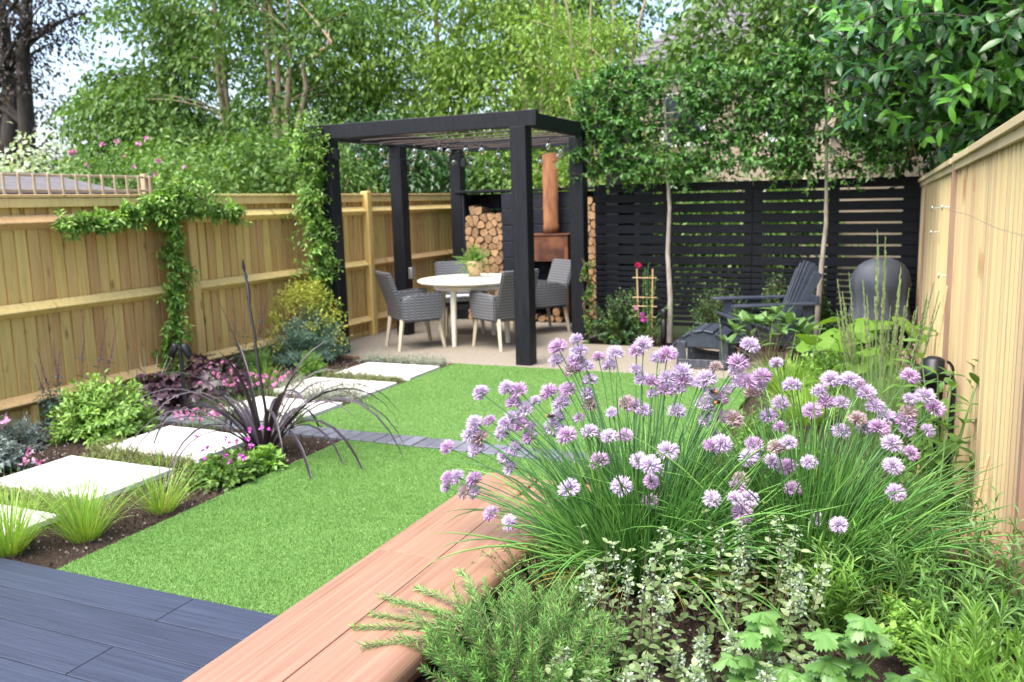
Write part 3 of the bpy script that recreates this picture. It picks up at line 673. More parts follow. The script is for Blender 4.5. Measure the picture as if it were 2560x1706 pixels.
mobj('flue', lathe_mesh('flue', [(0.108, 1.188), (0.108, 1.30), (0.101, 1.305), (0.101, 2.24), (0.094, 2.24), (0.094, 2.0)], 28), 'rust_orange', FP, (0.04, 0.2, 0))
FLOG = ['leftmost log on the floor under the fireplace', 'second log from the left under the fireplace', 'third log from the left under the fireplace', 'rightmost log on the floor under the fireplace', 'log lying on top of the others under the fireplace', 'left log on the firebox shelf inside the rusty fireplace', 'right log on the firebox shelf inside the rusty fireplace']
for i, (xx, zz, rr) in enumerate([(-0.19, 0.055, 0.055), (-0.06, 0.05, 0.05), (0.06, 0.055, 0.052), (0.18, 0.05, 0.05), (0.15, 0.15, 0.06), (-0.05, 0.43, 0.05), (0.05, 0.43, 0.045)]):
    a = np.linspace(0, 2*np.pi, 9)[:-1]; k = 1+0.15*np.sin(a*2+i)
    me = prism_mesh('log', [(rr*math.cos(q)*s, rr*0.85*math.sin(q)*s) for q, s in zip(a, k)], 0.28, 0.0)
    me.materials.append(M['log_end']); me.materials.append(M['log_bark'])
    for f in me.polygons:
        if abs(f.normal.y) < 0.5: f.material_index = 1
    o = mobj('firewood_log', me, None, None, (-4.27+xx, 10.66, zz), (0, 0, rng.normal(0, .1)))
    tag(o, FLOG[i], 'log', 'logs in the firebox' if zz > .3 else 'logs under the fireplace')

# ------------------------------------------------------------------ dining table and wicker chairs
TB = thing('dining_table', 'round whitewashed garden table under the pergola', 'table', (-4.53, 9.03, 0))
mobj('table_top', lathe_mesh('table_top', [(0.60, 0.706), (0.64, 0.712), (0.655, 0.728), (0.65, 0.742), (0.63, 0.748)], 56), 'table', TB)
mobj('apron', lathe_mesh('apron', [(0.47, 0.64), (0.47, 0.706), (0.45, 0.706)], 40), 'table', TB)
for a in (268, 358, 178, 88):
    a = R_(a-3); x, y = 0.45*math.cos(a), 0.45*math.sin(a)
    nb = NB(); tubes(nb, np.array([[[x*1.0, y, 0.0], [x, y, 0.05], [x*0.98, y*0.98, 0.4], [x*0.95, y*0.95, 0.70]]]), np.array([[0.026, 0.028, 0.035, 0.04]]), 14)
    nb.obj('leg', 'table', TB)
def quad_shell(name, rows, thick, mat, parent):
    """grid of points thickened into a padded wicker panel"""
    rows = np.array(rows, float); nr, nc, _ = rows.shape
    bm = bmesh.new(); v = [[bm.verts.new(rows[i, j]) for j in range(nc)] for i in range(nr)]
    fs = [bm.faces.new((v[i][j], v[i][j+1], v[i+1][j+1], v[i+1][j])) for i in range(nr-1) for j in range(nc-1)]
    bmesh.ops.recalc_face_normals(bm, faces=bm.faces)
    bmesh.ops.solidify(bm, geom=bm.faces[:], thickness=thick)
    bmesh.ops.recalc_face_normals(bm, faces=bm.faces)
    be = [e for e in bm.edges if len(e.link_faces) == 2 and e.calc_face_angle(0) > 0.9]
    bmesh.ops.bevel(bm, geom=be, offset=min(0.014, thick*0.4), segments=2, affect='EDGES')
    for f in bm.faces: f.smooth = True
    me = bpy.data.meshes.new(name); bm.to_mesh(me); bm.free()
    me.set_sharp_from_angle(angle=R_(50)) if hasattr(me, 'set_sharp_from_angle') else None
    return mobj(name, me, mat, parent)
def chair_proto(root):
    """local +x is the way the sitter faces"""
    hb, ha, hs = 0.87, 0.645, 0.44
    # back: leans to the rear above the seat
    zz = [0.33, 0.45, 0.60, 0.75, hb]
    rows = []
    for z in zz:
        lean = -0.20-0.02*(z > 0.4)-0.34*max(0, z-0.45); hw = 0.255-0.02*max(0, z-0.6)
        rows.append([(lean-0.012*(1-(2*t-1)**2), (2*t-1)*hw, z) for t in np.linspace(0, 1, 7)])
    quad_shell('backrest', rows, 0.05, 'wicker', root)
    for s in (-1, 1):
        rows = []
        for z, xf in ((0.33, 0.245), (0.42, 0.262), (0.52, 0.272), (0.60, 0.275), (ha, 0.262)):
            rows.append([(-0.22+(xf+0.22)*t-0.02*(z > .6)*(t < .1), s*(0.285+0.02*math.sin(t*math.pi)), z-(0.045*(1-t)**2 if z > 0.6 else 0)+0.0) for t in np.linspace(0, 1, 6)])
        quad_shell('armrest', rows, 0.055, 'wicker', root)
    quad_shell('seat', [[(x, yy, 0.385) for yy in np.linspace(-0.25, 0.25, 4)] for x in np.linspace(-0.20, 0.25, 4)], 0.07, 'wicker', root)
    quad_shell('cushion', [[(x, yy, 0.455+0.01*math.sin((yy+.235)/.47*math.pi)) for yy in np.linspace(-0.235, 0.235, 6)] for x in np.linspace(-0.17, 0.265, 6)], 0.05, 'cushion', root)
    for sx, sy in ((-1, -1), (-1, 1), (1, -1), (1, 1)):
        nb = NB(); tubes(nb, np.array([[[0.015+sx*0.27, sy*0.235, 0.0], [0.015+sx*0.215, sy*0.215, 0.35]]]), np.array([[0.02, 0.03]]), 4)
        me = nb.mesh('chair_leg'); me.polygons.foreach_set('use_smooth', np.zeros(len(me.polygons), bool))
        mobj('leg', me, 'chair_leg', root)
chairs = [((-5.02, 8.45), (0.65, 0.76), 'grey wicker armchair at the left front of the table, turned side on'),
          ((-4.00, 8.72), (-0.87, 0.50), 'grey wicker armchair partly behind the front pergola post, its back to the lawn'),
          ((-5.02, 9.62), (0.62, -0.78), 'grey wicker armchair on the far left of the table beside the log store'),
          ((-4.03, 9.93), (-0.62, -0.78), 'grey wicker armchair in front of the rusty fireplace')]
proto = None
for (p, f, lab) in chairs:
    if proto is None:
        proto = thing('wicker_armchair', lab, 'chair', (p[0], p[1], 0.004), math.atan2(f[1], f[0]), 'wicker armchairs round the dining table'); chair_proto(proto)
    else:
        r = proto.copy(); C.objects.link(r); r.location = (p[0], p[1], 0.004); r.rotation_euler = (0, 0, math.atan2(f[1], f[0])); r['label'] = lab
        for ch in list(proto.children):
            c = ch.copy(); C.objects.link(c); c.parent = r
# saucer, pot and herb on the table
o = box('pot_saucer', (0.24, 0.24, 0.014), (-4.50, 9.06, 0.756), 'saucer', rot=(0, 0, 0.5)); tag(o, 'pale square tile under the terracotta pot on the table', 'saucer')
PT = thing('potted_plant', 'feathery green herb in a pale terracotta pot on the round table', 'potted plant', (-4.52, 9.06, 0.763))
mobj('pot', lathe_mesh('pot', [(0.062, 0.0), (0.075, 0.06), (0.09, 0.135), (0.093, 0.137), (0.096, 0.185), (0.086, 0.185), (0.08, 0.16)], 28), 'terracotta', PT)
nb = NB(); d = rdir(110, 0.8); Cv = grow(np.array([[0, 0, 0.16]])+rng.normal(0, .025, (110, 3))*[1, 1, 0.1], d, rng.uniform(0.12, 0.25, 110), 6, 0.3, 0.10)
tubes(nb, Cv, np.linspace(0.0025, 0.001, 6)[None], 3); nb.obj('stems', 'stem_green', PT)
nb = NB(); stem_leaves(nb, Cv, 46, 0.022, 0.005, 0.9, 0.15, 1.0, taper=0.2, uplook=0.3)
stem_leaves(nb, Cv, 24, 0.018, 0.007, 1.0, 0.35, 1.0, taper=0.1, uplook=0.2); o = nb.obj('foliage', 'lf_bright', PT, 'stuff')

# ------------------------------------------------------------------ lounge chair and footstool
AD = thing('lounge_chair', 'charcoal slatted wooden lounge chair with sloping fan back', 'lounge chair', (-1.26, 8.85, 0.004), R_(206))
for k in range(6):
    yy = (k-2.5)*0.088; top = 0.94-0.09*((k-2.5)/2.5)**2
    a = Vector((-0.26, yy*0.78, 0.22)); b = Vector((-0.53-0.05*(top-0.94), yy*1.12, top))
    beam('back_slat', a, b, 0.019, 0.088, 'charcoal_paint', AD, 0.004, 0.0).rotation_euler = ((b-a).to_track_quat('Z', 'Y').to_euler())
for o in [x for x in AD.children if x.name.startswith('back_slat')]:
    pass
for s in (-1, 1):
    me = prism_mesh('armrest', [(-0.50, s*0.27), (-0.50, s*0.40), (0.18, s*0.42), (0.34, s*0.40), (0.36, s*0.33), (0.30, s*0.27), (-0.1, s*0.285)], 0.024, 0.004, 'Z')
    mobj('armrest', me, 'charcoal_paint', AD, (0, 0, 0.545))
    box('front_leg', (0.10, 0.03, 0.545), (0.20, s*0.315, 0.2725), 'charcoal_paint', AD)
    box('rear_leg', (0.095, 0.03, 0.545), (-0.40, s*0.335, 0.2725), 'charcoal_paint', AD)
    beam('seat_rail', (0.30, s*0.275, 0.36), (-0.62, s*0.275, 0.05), 0.026, 0.12, 'charcoal_paint', AD)
box('back_brace', (0.03, 0.80, 0.07), (-0.47, 0, 0.60), 'charcoal_paint', AD)
for k in range(6):
    box('seat_slat', (0.078, 0.60, 0.02), (0.30-k*0.092, 0, 0.415-k*0.031), 'charcoal_paint', AD, (0, -0.325, 0))
ST = thing('footstool', 'charcoal slatted wooden footstool with arched top on the patio edge', 'footstool', (-1.63, 8.22, 0.004), R_(0))
for k in range(6):
    q = (k-2.5)/2.5; xx = q*0.255; zz = 0.36-0.115*q*q
    box('slat', (0.094, 0.50, 0.018), (xx, 0.05, zz), 'charcoal_paint', ST, (0, math.atan(0.90*q), 0))
for yy in (-0.185, 0.27):
    me = prism_mesh('arched_side', [(q*0.285, 0.342-0.125*q*q) for q in np.linspace(-1, 1, 11)]+[(0.26, 0.205), (-0.26, 0.205)], 0.024, 0.002)
    mobj('arched_side', me, 'charcoal_paint', ST, (0, yy, 0))
    for s in (-1, 1): box('leg', (0.085, 0.028, 0.26), (s*0.20, yy-0.016, 0.13), 'weathered_charcoal', ST)
    box('stretcher', (0.46, 0.022, 0.075), (0, yy-0.042, 0.055), 'weathered_charcoal', ST)
beam('brace', (-0.12, -0.16, 0.17), (0.18, 0.24, 0.06), 0.02, 0.05, 'weathered_charcoal', ST)
# barbecue under its cover
BQ = thing('covered_barbecue', 'barbecue under a grey rounded cover in the fence corner', 'barbecue', (-0.13, 9.35, 0)); BQ.scale = (0.93, 0.93, 0.97)
nb = NB(); S = 72; rows = []
prof = [(0.03, 0.99), (0.10, 0.982), (0.17, 0.955), (0.225, 0.915), (0.265, 0.855), (0.29, 0.785), (0.298, 0.72), (0.285, 0.66), (0.27, 0.58), (0.268, 0.50), (0.278, 0.42), (0.295, 0.33)]
for rr, z in prof:
    aa = np.arange(S)/S*2*np.pi; dn = np.clip((0.80-z)/0.35, 0, 1); up_ = np.clip((z-0.6)/0.4, 0, 1)
    fold = dn*(0.030*np.sin(aa*9+2.2*np.sin(aa*2)+z*4)+0.016*np.sin(aa*17+z*9))+up_*0.006*np.sin(aa*5+z*30)
    sq = 1/np.maximum(np.abs(np.cos(aa))**2.15+np.abs(np.sin(aa))**2.15, 1e-6)**(1/2.15)
    rows.append(np.stack([(rr*sq+fold)*np.cos(aa)*1.03, (rr*sq+fold)*np.sin(aa)*0.8, z+0.07*dn*np.sin(aa*2+1)*(z < .4)+0.008*np.sin(aa*3+1)*up_], 1))
V = np.concatenate(rows); i = np.arange(len(rows)*S).reshape(len(rows), S); n2 = np.roll(i, -1, 1)
nb.add(V, np.stack([i[:-1], i[1:], n2[1:], n2[:-1]], -1).reshape(-1, 4), None, True)
nb.add(rows[0], [tuple(range(S))], None, True)
nb.obj('cover', 'bbq_cover', BQ)
for s, q in ((-1, -1), (1, -1), (-1, 1), (1, 1)): beam('leg', (s*0.2, q*0.13, 0), (s*0.16, q*0.1, 0.7), 0.03, 0.03, 'black_metal', BQ)
# lights
def spike_lamp(loc, lab):
    t = thing('spike_spotlight', lab, 'garden light', loc)
    nb = NB(); tubes(nb, np.array([[[0, 0, 0], [0, 0, 0.55]]]), np.full((1, 2), 0.018), 10); nb.obj('pole', 'black_metal', t)
    for s in (-1, 1):
        me = lathe_mesh('lamp_head', [(0.018, -0.075), (0.030, -0.07), (0.033, 0.035), (0.030, 0.04)], 16)
        mobj('lamp_head', me, 'black_metal', t, (s*0.06, 0, 0.535), (0, R_(s*-28), R_(20)))
        beam('bracket', (0, 0, 0.545), (s*0.05, 0, 0.545), 0.016, 0.016, 'black_metal', t)
spike_lamp((-5.15, 5.06, 0), 'black twin headed spotlight post among the purple leaves')
t = thing('bollard_light', 'slim black bollard light beside the left slender tree trunk', 'garden light', (-2.30, 9.22, 0))
mobj('post', lathe_mesh('post', [(0.032, 0), (0.032, 0.30), (0.026, 0.305), (0.026, 0.31)], 14), 'black_metal', t)
mobj('lamp_head', lathe_mesh('lamp_head', [(0.026, 0.31), (0.042, 0.315), (0.042, 0.40), (0.03, 0.415)], 14), 'black_metal', t)
t = thing('garden_lantern', 'black lidded cylinder with a curved handle on a square metal frame by the fence', 'lantern', (0.215, 5.15, -0.05))
mobj('body', lathe_mesh('body', [(0.052, 0.22), (0.052, 0.64), (0.062, 0.645), (0.062, 0.70), (0.055, 0.705), (0.055, 0.745), (0.03, 0.76), (0.0, 0.762)], 24), 'black_metal', t)
nb = NB(); a = np.linspace(-1.2, 1.2, 12); tubes(nb, np.stack([0.045+0.05*np.cos(a), np.zeros(12)-0.02, 0.685+0.06*np.sin(a)], 1)[None], np.full((1, 12), 0.008), 8); nb.obj('handle', 'black_metal', t)
for s, q in ((-1, -1), (1, -1), (-1, 1), (1, 1)): beam('frame_leg', (s*0.10, q*0.10, 0), (s*0.10, q*0.10, 0.63), 0.016, 0.016, 'black_metal', t)
for s in (-1, 1):
    beam('frame_bar', (-0.108, s*0.10, 0.638), (0.108, s*0.10, 0.638), 0.016, 0.016, 'black_metal', t); beam('frame_bar', (s*0.10, -0.09, 0.638), (s*0.10, 0.09, 0.638), 0.016, 0.016, 'black_metal', t)

# ------------------------------------------------------------------ raised bed
RB = thing('raised_bed', 'hardwood raised bed with wide bench capping round the herbs', 'raised bed', (-1.3, 2.2, 0))
def rb(name, x0, x1, y0, y1, z0, z1, mat='bench', bev=0.006, seg=2): return box(name, (x1-x0, y1-y0, z1-z0), ((x0+x1)/2+1.3, (y0+y1)/2-2.2, (z0+z1)/2), mat, RB, bev=bev, seg=seg)
rb('capping_board', -1.580, -1.3435, 0.7, 2.345, 0.405, 0.45, bev=0.0018); rb('capping_board', -1.580, -1.3435, 2.346, 3.235, 0.405, 0.45, bev=0.0018)
_q = np.linspace(math.pi/2, 0, 8)
_prof = [(-1.3405, 0.385), (-1.3405, 0.4485), (-1.339, 0.45)]+[(-1.145+0.04*math.cos(t_), 0.41+0.04*math.sin(t_)) for t_ in _q]+[(-1.105, 0.395), (-1.115, 0.385)]
mobj('capping_board', prism_mesh('capping_board', [(x_+1.3, z_) for x_, z_ in _prof], 2.295), 'bench', RB, (0, 0.7-2.2, 0))
rb('capping_board', -1.341, 0.43, 3.0, 3.235, 0.385, 0.45, 'bench', 0.022, 4)
for k in range(3): 
    rb('side_board', -1.555, -1.52, 0.7, 3.2, 0.02+k*0.128, 0.143+k*0.128); rb('side_board', -1.175, -1.14, 0.7, 3.03, 0.02+k*0.12, 0.137+k*0.12, 'bench_dark')
    rb('end_board', -1.515, 0.40, 3.17, 3.205, 0.02+k*0.128, 0.143+k*0.128); rb('end_board', -1.135, 0.40, 3.035, 3.07, 0.02+k*0.12, 0.137+k*0.12, 'bench_dark')
sheet('soil_planter', -1.14, 0.42, 0.7, 3.035, 0.335, 'soil', nx=110, ny=150, amp=0.012)
# grit and bark crumbs
def crumbs(n, x0, x1, y0, y1, z, s0, s1, mat, name):
    P = np.stack([rng.uniform(x0, x1, n), rng.uniform(y0, y1, n), np.full(n, z)], 1); s = rng.uniform(s0, s1, n)[:, None, None]
    T = np.array([[1, 0, -.4], [-.5, .87, -.4], [-.5, -.87, -.4], [0, 0, 0.8]])[None]*rng.uniform(.5, 1.3, (n, 4, 3))
    a = rng.uniform(0, 6.28, n); ca, sa = np.cos(a)[:, None], np.sin(a)[:, None]
    V = np.stack([T[..., 0]*ca-T[..., 1]*sa, T[..., 0]*sa+T[..., 1]*ca, T[..., 2]], -1)*s+P[:, None]
    i = np.arange(n)[:, None]*4; F = np.concatenate([i+np.array([q]) for q in ((0, 1, 3), (1, 2, 3), (2, 0, 3))])
    nb = NB(); nb.add(V.reshape(-1, 3), F); nb.obj(name, mat, kind='stuff')
crumbs(5000, -1.13, 0.40, 1.2, 3.0, 0.342, 0.004, 0.011, 'bark_chip', 'bark_crumbs'); crumbs(700, -1.13, 0.40, 1.2, 3.0, 0.345, 0.003, 0.007, 'stone_chip', 'grit')
crumbs(17000, -6.0, -3.46, 2.5, 7.6, -0.006, 0.006, 0.021, 'bark_chip', 'bark_crumbs'); crumbs(2600, -6.0, -3.46, 2.5, 7.6, -0.002, 0.004, 0.012, 'stone_chip', 'grit')

# chive flower heads: (clump, x, y, z)
HEADS=[(0,-0.963,2.670,1.146),(0,-1.022,2.656,1.118),(0,-1.030,2.656,1.072),(0,-0.956,2.674,1.101),(0,-0.966,2.673,1.070),(0,-0.977,2.671,1.041),(0,-0.933,2.682,1.054),(0,-0.892,2.690,1.086),(0,-0.838,2.700,1.099),(0,-0.858,2.698,1.058),(0,-0.768,2.712,1.108),(0,-0.744,2.714,1.129),(0,-0.699,2.723,1.084),(0,-0.667,2.726,1.099),(0,-0.771,2.714,1.046),(0,-0.922,2.685,1.007),(0,-0.995,2.667,0.972),(0,-0.930,2.683,0.959),(0,-0.920,2.685,0.921),(0,-1.055,2.651,0.963),(0,-1.016,2.661,0.924),(0,-1.101,2.637,0.934),(0,-1.155,2.620,0.969),(0,-1.193,2.606,0.980),(0,-1.275,2.575,0.964),(0,-1.173,2.613,0.927),(0,-1.131,2.626,0.905),(0,-1.176,2.610,0.876),(0,-1.248,2.583,0.866),(0,-1.297,2.563,0.857),(0,-1.309,2.555,0.820),(0,-1.280,2.566,0.806),(0,-1.206,2.596,0.823),(0,-1.199,2.600,0.850),(0,-1.149,2.618,0.849),(0,-1.114,2.629,0.846),(0,-1.292,2.558,0.766),(0,-1.383,2.518,0.777),(0,-1.164,2.607,0.772),(0,-1.198,2.592,0.738),(0,-1.379,2.507,0.671),(0,-1.353,2.519,0.673),(0,-1.386,2.499,0.640),(0,-1.297,2.543,0.663),(0,-1.325,2.524,0.622),(0,-1.294,2.538,0.619),(0,-1.223,2.515,0.558),(0,-1.115,2.430,0.573),(0,-1.029,2.656,0.876),(0,-0.958,2.675,0.875),(0,-1.049,2.649,0.839),(0,-1.028,2.660,0.830),(0,-0.948,2.526,0.853),(0,-0.905,2.630,0.842),(0,-0.807,2.533,0.861),(0,-0.775,2.600,0.849),(0,-0.834,2.651,0.908),(0,-0.802,2.709,0.931),(0,-0.777,2.713,0.919),(0,-0.744,2.717,0.907),(0,-0.751,2.718,1.013),(0,-0.719,2.722,1.006),(0,-0.669,2.729,1.018),(0,-0.717,2.723,0.965),(0,-0.674,2.728,0.979),(0,-0.630,2.733,0.986),(0,-0.618,2.734,1.040),(0,-0.615,2.735,1.010),(0,-0.566,2.739,1.007),(0,-0.542,2.741,1.023),(0,-0.513,2.741,1.062),(0,-0.639,2.731,0.909),(0,-0.409,2.742,1.137),(0,-0.444,2.744,1.078),(0,-0.453,2.744,1.047),(0,-0.443,2.745,1.013),(0,-0.415,2.746,1.020),(0,-0.476,2.744,0.991),(0,-0.525,2.742,0.971),(0,-0.500,2.743,0.962),(0,-0.546,2.740,0.937),(0,-0.543,2.739,0.883),(0,-0.499,2.742,0.901),(0,-0.458,2.744,0.892),(0,-0.516,2.745,0.838),(0,-0.509,2.667,0.819),(0,-0.477,2.661,0.833),(0,-0.631,2.583,0.816),(0,-0.855,2.572,0.762),(0,-0.711,2.540,0.788),(0,-0.647,2.438,0.812),(0,-0.658,2.482,0.744),(0,-0.744,2.458,0.728),(0,-0.913,2.445,0.705),(0,-0.684,2.560,0.651),(0,-0.474,2.481,0.713),(1,-0.417,2.655,0.724),(0,-0.423,2.633,0.703),(0,-0.408,2.501,0.714),(0,-0.377,2.563,0.697),(0,-0.393,2.523,0.660),(1,-0.400,2.720,0.776),(0,-0.396,2.741,0.814),(0,-1.119,2.625,0.807),(0,-1.183,2.593,0.701),(1,-0.344,2.887,1.057),(1,-0.389,2.883,1.009),(1,-0.396,2.883,0.977),(1,-0.295,2.892,0.984),(1,-0.417,2.880,0.953),(1,-0.175,2.897,1.008),(1,-0.118,2.897,1.009),(1,-0.092,2.897,1.001),(1,-0.069,2.897,0.972),(1,-0.209,2.896,0.968),(1,-0.187,2.896,0.934),(1,-0.141,2.897,0.935),(1,-0.040,2.896,0.930),(1,0.055,2.891,1.033),(1,0.058,2.891,0.962),(1,0.101,2.888,0.971),(1,0.127,2.885,0.939),(1,0.057,2.891,0.921),(1,-0.003,2.894,0.898),(1,0.048,2.890,0.890),(1,0.051,2.889,0.864),(1,0.111,2.885,0.868),(1,-0.026,2.856,0.871),(1,-0.067,2.901,0.856),(1,-0.140,2.891,0.840),(1,-0.227,2.854,0.911),(1,-0.329,2.888,0.923),(1,-0.365,2.885,0.877),(1,-0.325,2.870,0.845),(1,-0.278,2.679,0.849),(1,-0.314,2.679,0.831),(0,-0.390,2.741,0.814),(1,-0.397,2.686,0.786),(0,-0.334,2.737,0.765),(1,-0.286,2.749,0.749),(1,-0.215,2.661,0.799),(1,0.011,2.783,0.844),(1,0.066,2.830,0.805),(1,0.017,2.678,0.804),(1,0.026,2.668,0.728),(1,-0.267,2.721,0.689),(1,-0.189,2.707,0.601),(1,-0.120,2.543,0.655),(1,-0.090,2.857,0.895)]
BEES = [((-0.517, 2.716, 0.989), 'bumblebee with orange tail on a lilac chive head near the middle', 2.6), ((-1.04, 2.622, 0.89), 'bumblebee flying up to a chive head on the left side of the clump', 0.3), ((-0.501, 2.71, 0.956), 'dark bumblebee clinging below the one with the orange tail', 1.2)]

# ------------------------------------------------------------------ trees and shrubs beyond the fences
def blob_points(n, c, r, shell=0.5):
    d = rdir(n); q = rng.random(n)**(1/(3*(1+shell)))
    return np.array(c)+d*q[:, None]*np.array(r)
def clumps(nb, Cn, per, sx, sz, L, W, kind='d', droop=0.5, tint=0.35, flat=0.5, centre=None):
    """sprays of leaves gathered round clump centres"""
    n = len(Cn)*per; cc = np.repeat(Cn, per, 0); off = rng.normal(0, 1, (n, 3))*np.array([sx, sx, sz])
    # sprays hang a little at their ends
    off[:, 2] -= 0.35*np.hypot(off[:, 0], off[:, 1])**2/max(sx, 1e-6)
    P = cc+off; o = unit(off*np.array([1, 1, 0.6])+rng.normal(0, .5*sx, off.shape))
    if centre is not None: o = unit(o+0.7*unit(P-np.array(centre)))
    A = unit(o+np.array([0, 0, -droop])+rng.normal(0, .35, o.shape))
    Nn = unit(np.array([0, 0, 1.0])+rng.normal(0, flat, o.shape))
    t = np.repeat(rng.normal(0.5, tint*0.5, len(Cn)), per)+rng.normal(0, tint*0.6, n)
    leaves(nb, P, A, Nn, L*rng.uniform(.7, 1.25, n), W*rng.uniform(.7, 1.25, n), np.clip(t, 0, 1), kind)
def path(pts, K=10, wob=0.03):
    pts = np.array(pts, float); s = np.linspace(0, len(pts)-1, K); i = np.minimum(s.astype(int), len(pts)-2); f = (s-i)[:, None]
    p = pts[i]*(1-f)+pts[i+1]*f; p[1:-1] += rng.normal(0, wob, (K-2, 3))*[1, 1, .3]
    return p
def tree(name, label, base, stems, blobs, leaf, bark, L, W, per, sx=0.4, sz=0.16, group='trees beyond the fences', cat='tree', limb=0.35, kind='d', droop=0.5, tint=0.35, tr=0.09):
    T = thing(name, label, cat, base, 0, group); b = np.array(base, float)
    nbt = NB(); tops = []
    for st in stems:
        pts = path([np.zeros(3)]+[np.array(p)-b for p in st[1:]], 12, 0.04) if len(st) > 1 else None
        pts[0] = np.array(st[0])-b
        tubes(nbt, pts[None], np.linspace(1, 0.25, 12)[None]*st_r(st, tr), 7, smooth=True); tops.append(pts)
    tops = np.array(tops)
    nbl = NB()
    for (c, r, n) in blobs:
        Cn = blob_points(max(6, int(n*.62)), np.array(c)-b, r); n = len(Cn)
        for q in Cn[rng.random(n) < limb]:
            s = tops[rng.integers(len(tops))]; h = q[2]-0.45*np.hypot(*(q[:2]-s[-1, :2])); k = int(np.argmin(np.abs(s[:, 2]-h))); a = s[k]
            m_ = (a+q)/2+np.array([0, 0, 0.15*np.linalg.norm(q-a)])
            tt = np.linspace(0, 1, 7)[:, None]; cv = a*(1-tt)**2+2*m_*tt*(1-tt)+q*tt**2
            tubes(nbt, cv[None], np.linspace(tr*0.35, 0.008, 7)[None], 4)
        clumps(nbl, Cn, int(per*1.5), sx*.95, sz, L, W, kind, droop, tint*1.25)
    nbt.obj('trunk', bark, T); nbl.obj('crown', leaf, T, 'stuff')
    return T
def st_r(st, tr): return tr
def P3(ratio, Y, z): return (ratio*Y, Y, z)
def stem(r0, r1, Y, z1, z0=-0.05, k=0.0): return [P3(r0, Y, z0), P3((r0+r1)/2+k, Y+0.1, (z0+z1)/2), P3(r1, Y, z1)]
# copper beech at the left edge
tree('copper_beech_tree', 'dark copper leaved tree with thick trunk rising behind the shed roof', P3(-1.35, 14, -0.05),
     [[P3(-1.35, 14, -0.05), P3(-1.352, 14, 3.0), P3(-1.34, 14, 6), P3(-1.33, 14, 10)], [P3(-1.36, 14, 1.8), P3(-1.375, 14, 4), P3(-1.39, 14, 9)], [P3(-1.345, 14, 2.5), P3(-1.30, 14, 5), P3(-1.24, 14, 8.5)]],
     [(P3(-1.33, 14, 8.2), (3.4, 2.6, 1.9), 60), (P3(-1.40, 14, 4.2), (1.7, 2, 2.2), 26), (P3(-1.24, 13.6, 2.7), (1.7, 1.2, 0.5), 20), (P3(-1.24, 14, 6.2), (1.6, 1.4, 0.6), 12), (P3(-1.31, 13.6, 4.6), (1.2, 1, 1.6), 12)], 'lf_copper', 'bark_dark', 0.11, 0.065, 120, 0.40, 0.10, limb=0.9, tr=0.25)
tree('leafy_tree', 'round headed mid green tree just right of the dark copper tree', P3(-1.02, 13.5, -0.05),
     [stem(-1.02, -1.04, 13.5, 5.2), stem(-1.01, -0.97, 13.5, 6.2)],
     [(P3(-1.045, 13.5, 3.6), (1.25, 1.3, 1.0), 60), (P3(-1.02, 13.2, 2.6), (1.5, 1.4, 1.0), 60), (P3(-0.99, 13.6, 5.2), (0.9, 1.0, 0.8), 18)], 'lf_mid', 'bark_tan', 0.14, 0.078, 130, 0.36, 0.15, tr=0.07)
tree('ash_tree', 'tall airy tree with two pale slanting stems behind the long fence', P3(-0.885, 13.2, -0.05),
     [stem(-0.86, -0.915, 13.2, 9.5, k=-0.012), stem(-0.885, -0.895, 13.4, 9.5, k=0.008)],
     [(P3(-0.93, 13.2, 5.3), (1.7, 1.6, 1.0), 40), (P3(-0.96, 13.2, 3.1), (1.5, 1.5, 1.0), 42), (P3(-0.9, 13.3, 7.4), (2.4, 2.0, 1.0), 30), (P3(-0.86, 14.0, 2.9), (1.4, 1.2, 0.9), 34)], 'lf_mid', 'bark_tan', 0.125, 0.062, 125, 0.38, 0.13, limb=0.3, tr=0.075)
tree('ash_tree', 'tall multi stemmed tree with forking bare stems left of the pergola', P3(-0.80, 12.8, -0.05),
     [stem(-0.80, -0.80, 12.8, 9.5, k=0.003), stem(-0.815, -0.78, 12.8, 9.5, k=-0.012), [P3(-0.80, 12.8, 2.6), P3(-0.775, 12.8, 4.0), P3(-0.755, 12.8, 6.5)], [P3(-0.80, 12.8, 3.4), P3(-0.75, 12.8, 4.1), P3(-0.70, 12.8, 4.4)]],
     [(P3(-0.74, 13.0, 5.2), (1.5, 1.4, 1.0), 32), (P3(-0.79, 12.8, 7.2), (2.2, 2.0, 1.0), 28), (P3(-0.75, 13.6, 3.2), (1.4, 1.3, 1.1), 44)], 'lf_mid', 'bark_tan', 0.125, 0.062, 125, 0.38, 0.13, limb=0.3, tr=0.075)
tree('leafy_tree', 'pale yellow green tree rising behind the left half of the pergola', P3(-0.66, 15, -0.05),
     [stem(-0.66, -0.655, 15, 9.5, k=0.005), stem(-0.65, -0.61, 15, 8.5)],
     [(P3(-0.665, 15, 4.5), (1.8, 1.6, 1.7), 66), (P3(-0.64, 15, 7.4), (2.2, 2.0, 1.2), 28), (P3(-0.68, 14.5, 2.6), (1.6, 1.3, 1.0), 44)], 'lf_lime', 'bark_tan', 0.105, 0.056, 140, 0.36, 0.17, limb=0.25, droop=0.8, tr=0.08)
tree('leafy_tree', 'feathery light green tree directly above the pergola roof', P3(-0.53, 15.5, -0.05),
     [stem(-0.53, -0.54, 15.5, 9.5, k=-0.005), stem(-0.53, -0.50, 15.5, 8.8, k=0.006)],
     [(P3(-0.545, 15.5, 4.5), (1.9, 1.6, 1.8), 78), (P3(-0.54, 15.5, 7.4), (2.2, 2.0, 1.2), 30), (P3(-0.55, 15, 2.7), (1.6, 1.3, 0.9), 44)], 'lf_lime', 'bark_tan', 0.105, 0.055, 140, 0.36, 0.17, limb=0.25, droop=0.8, tr=0.08)
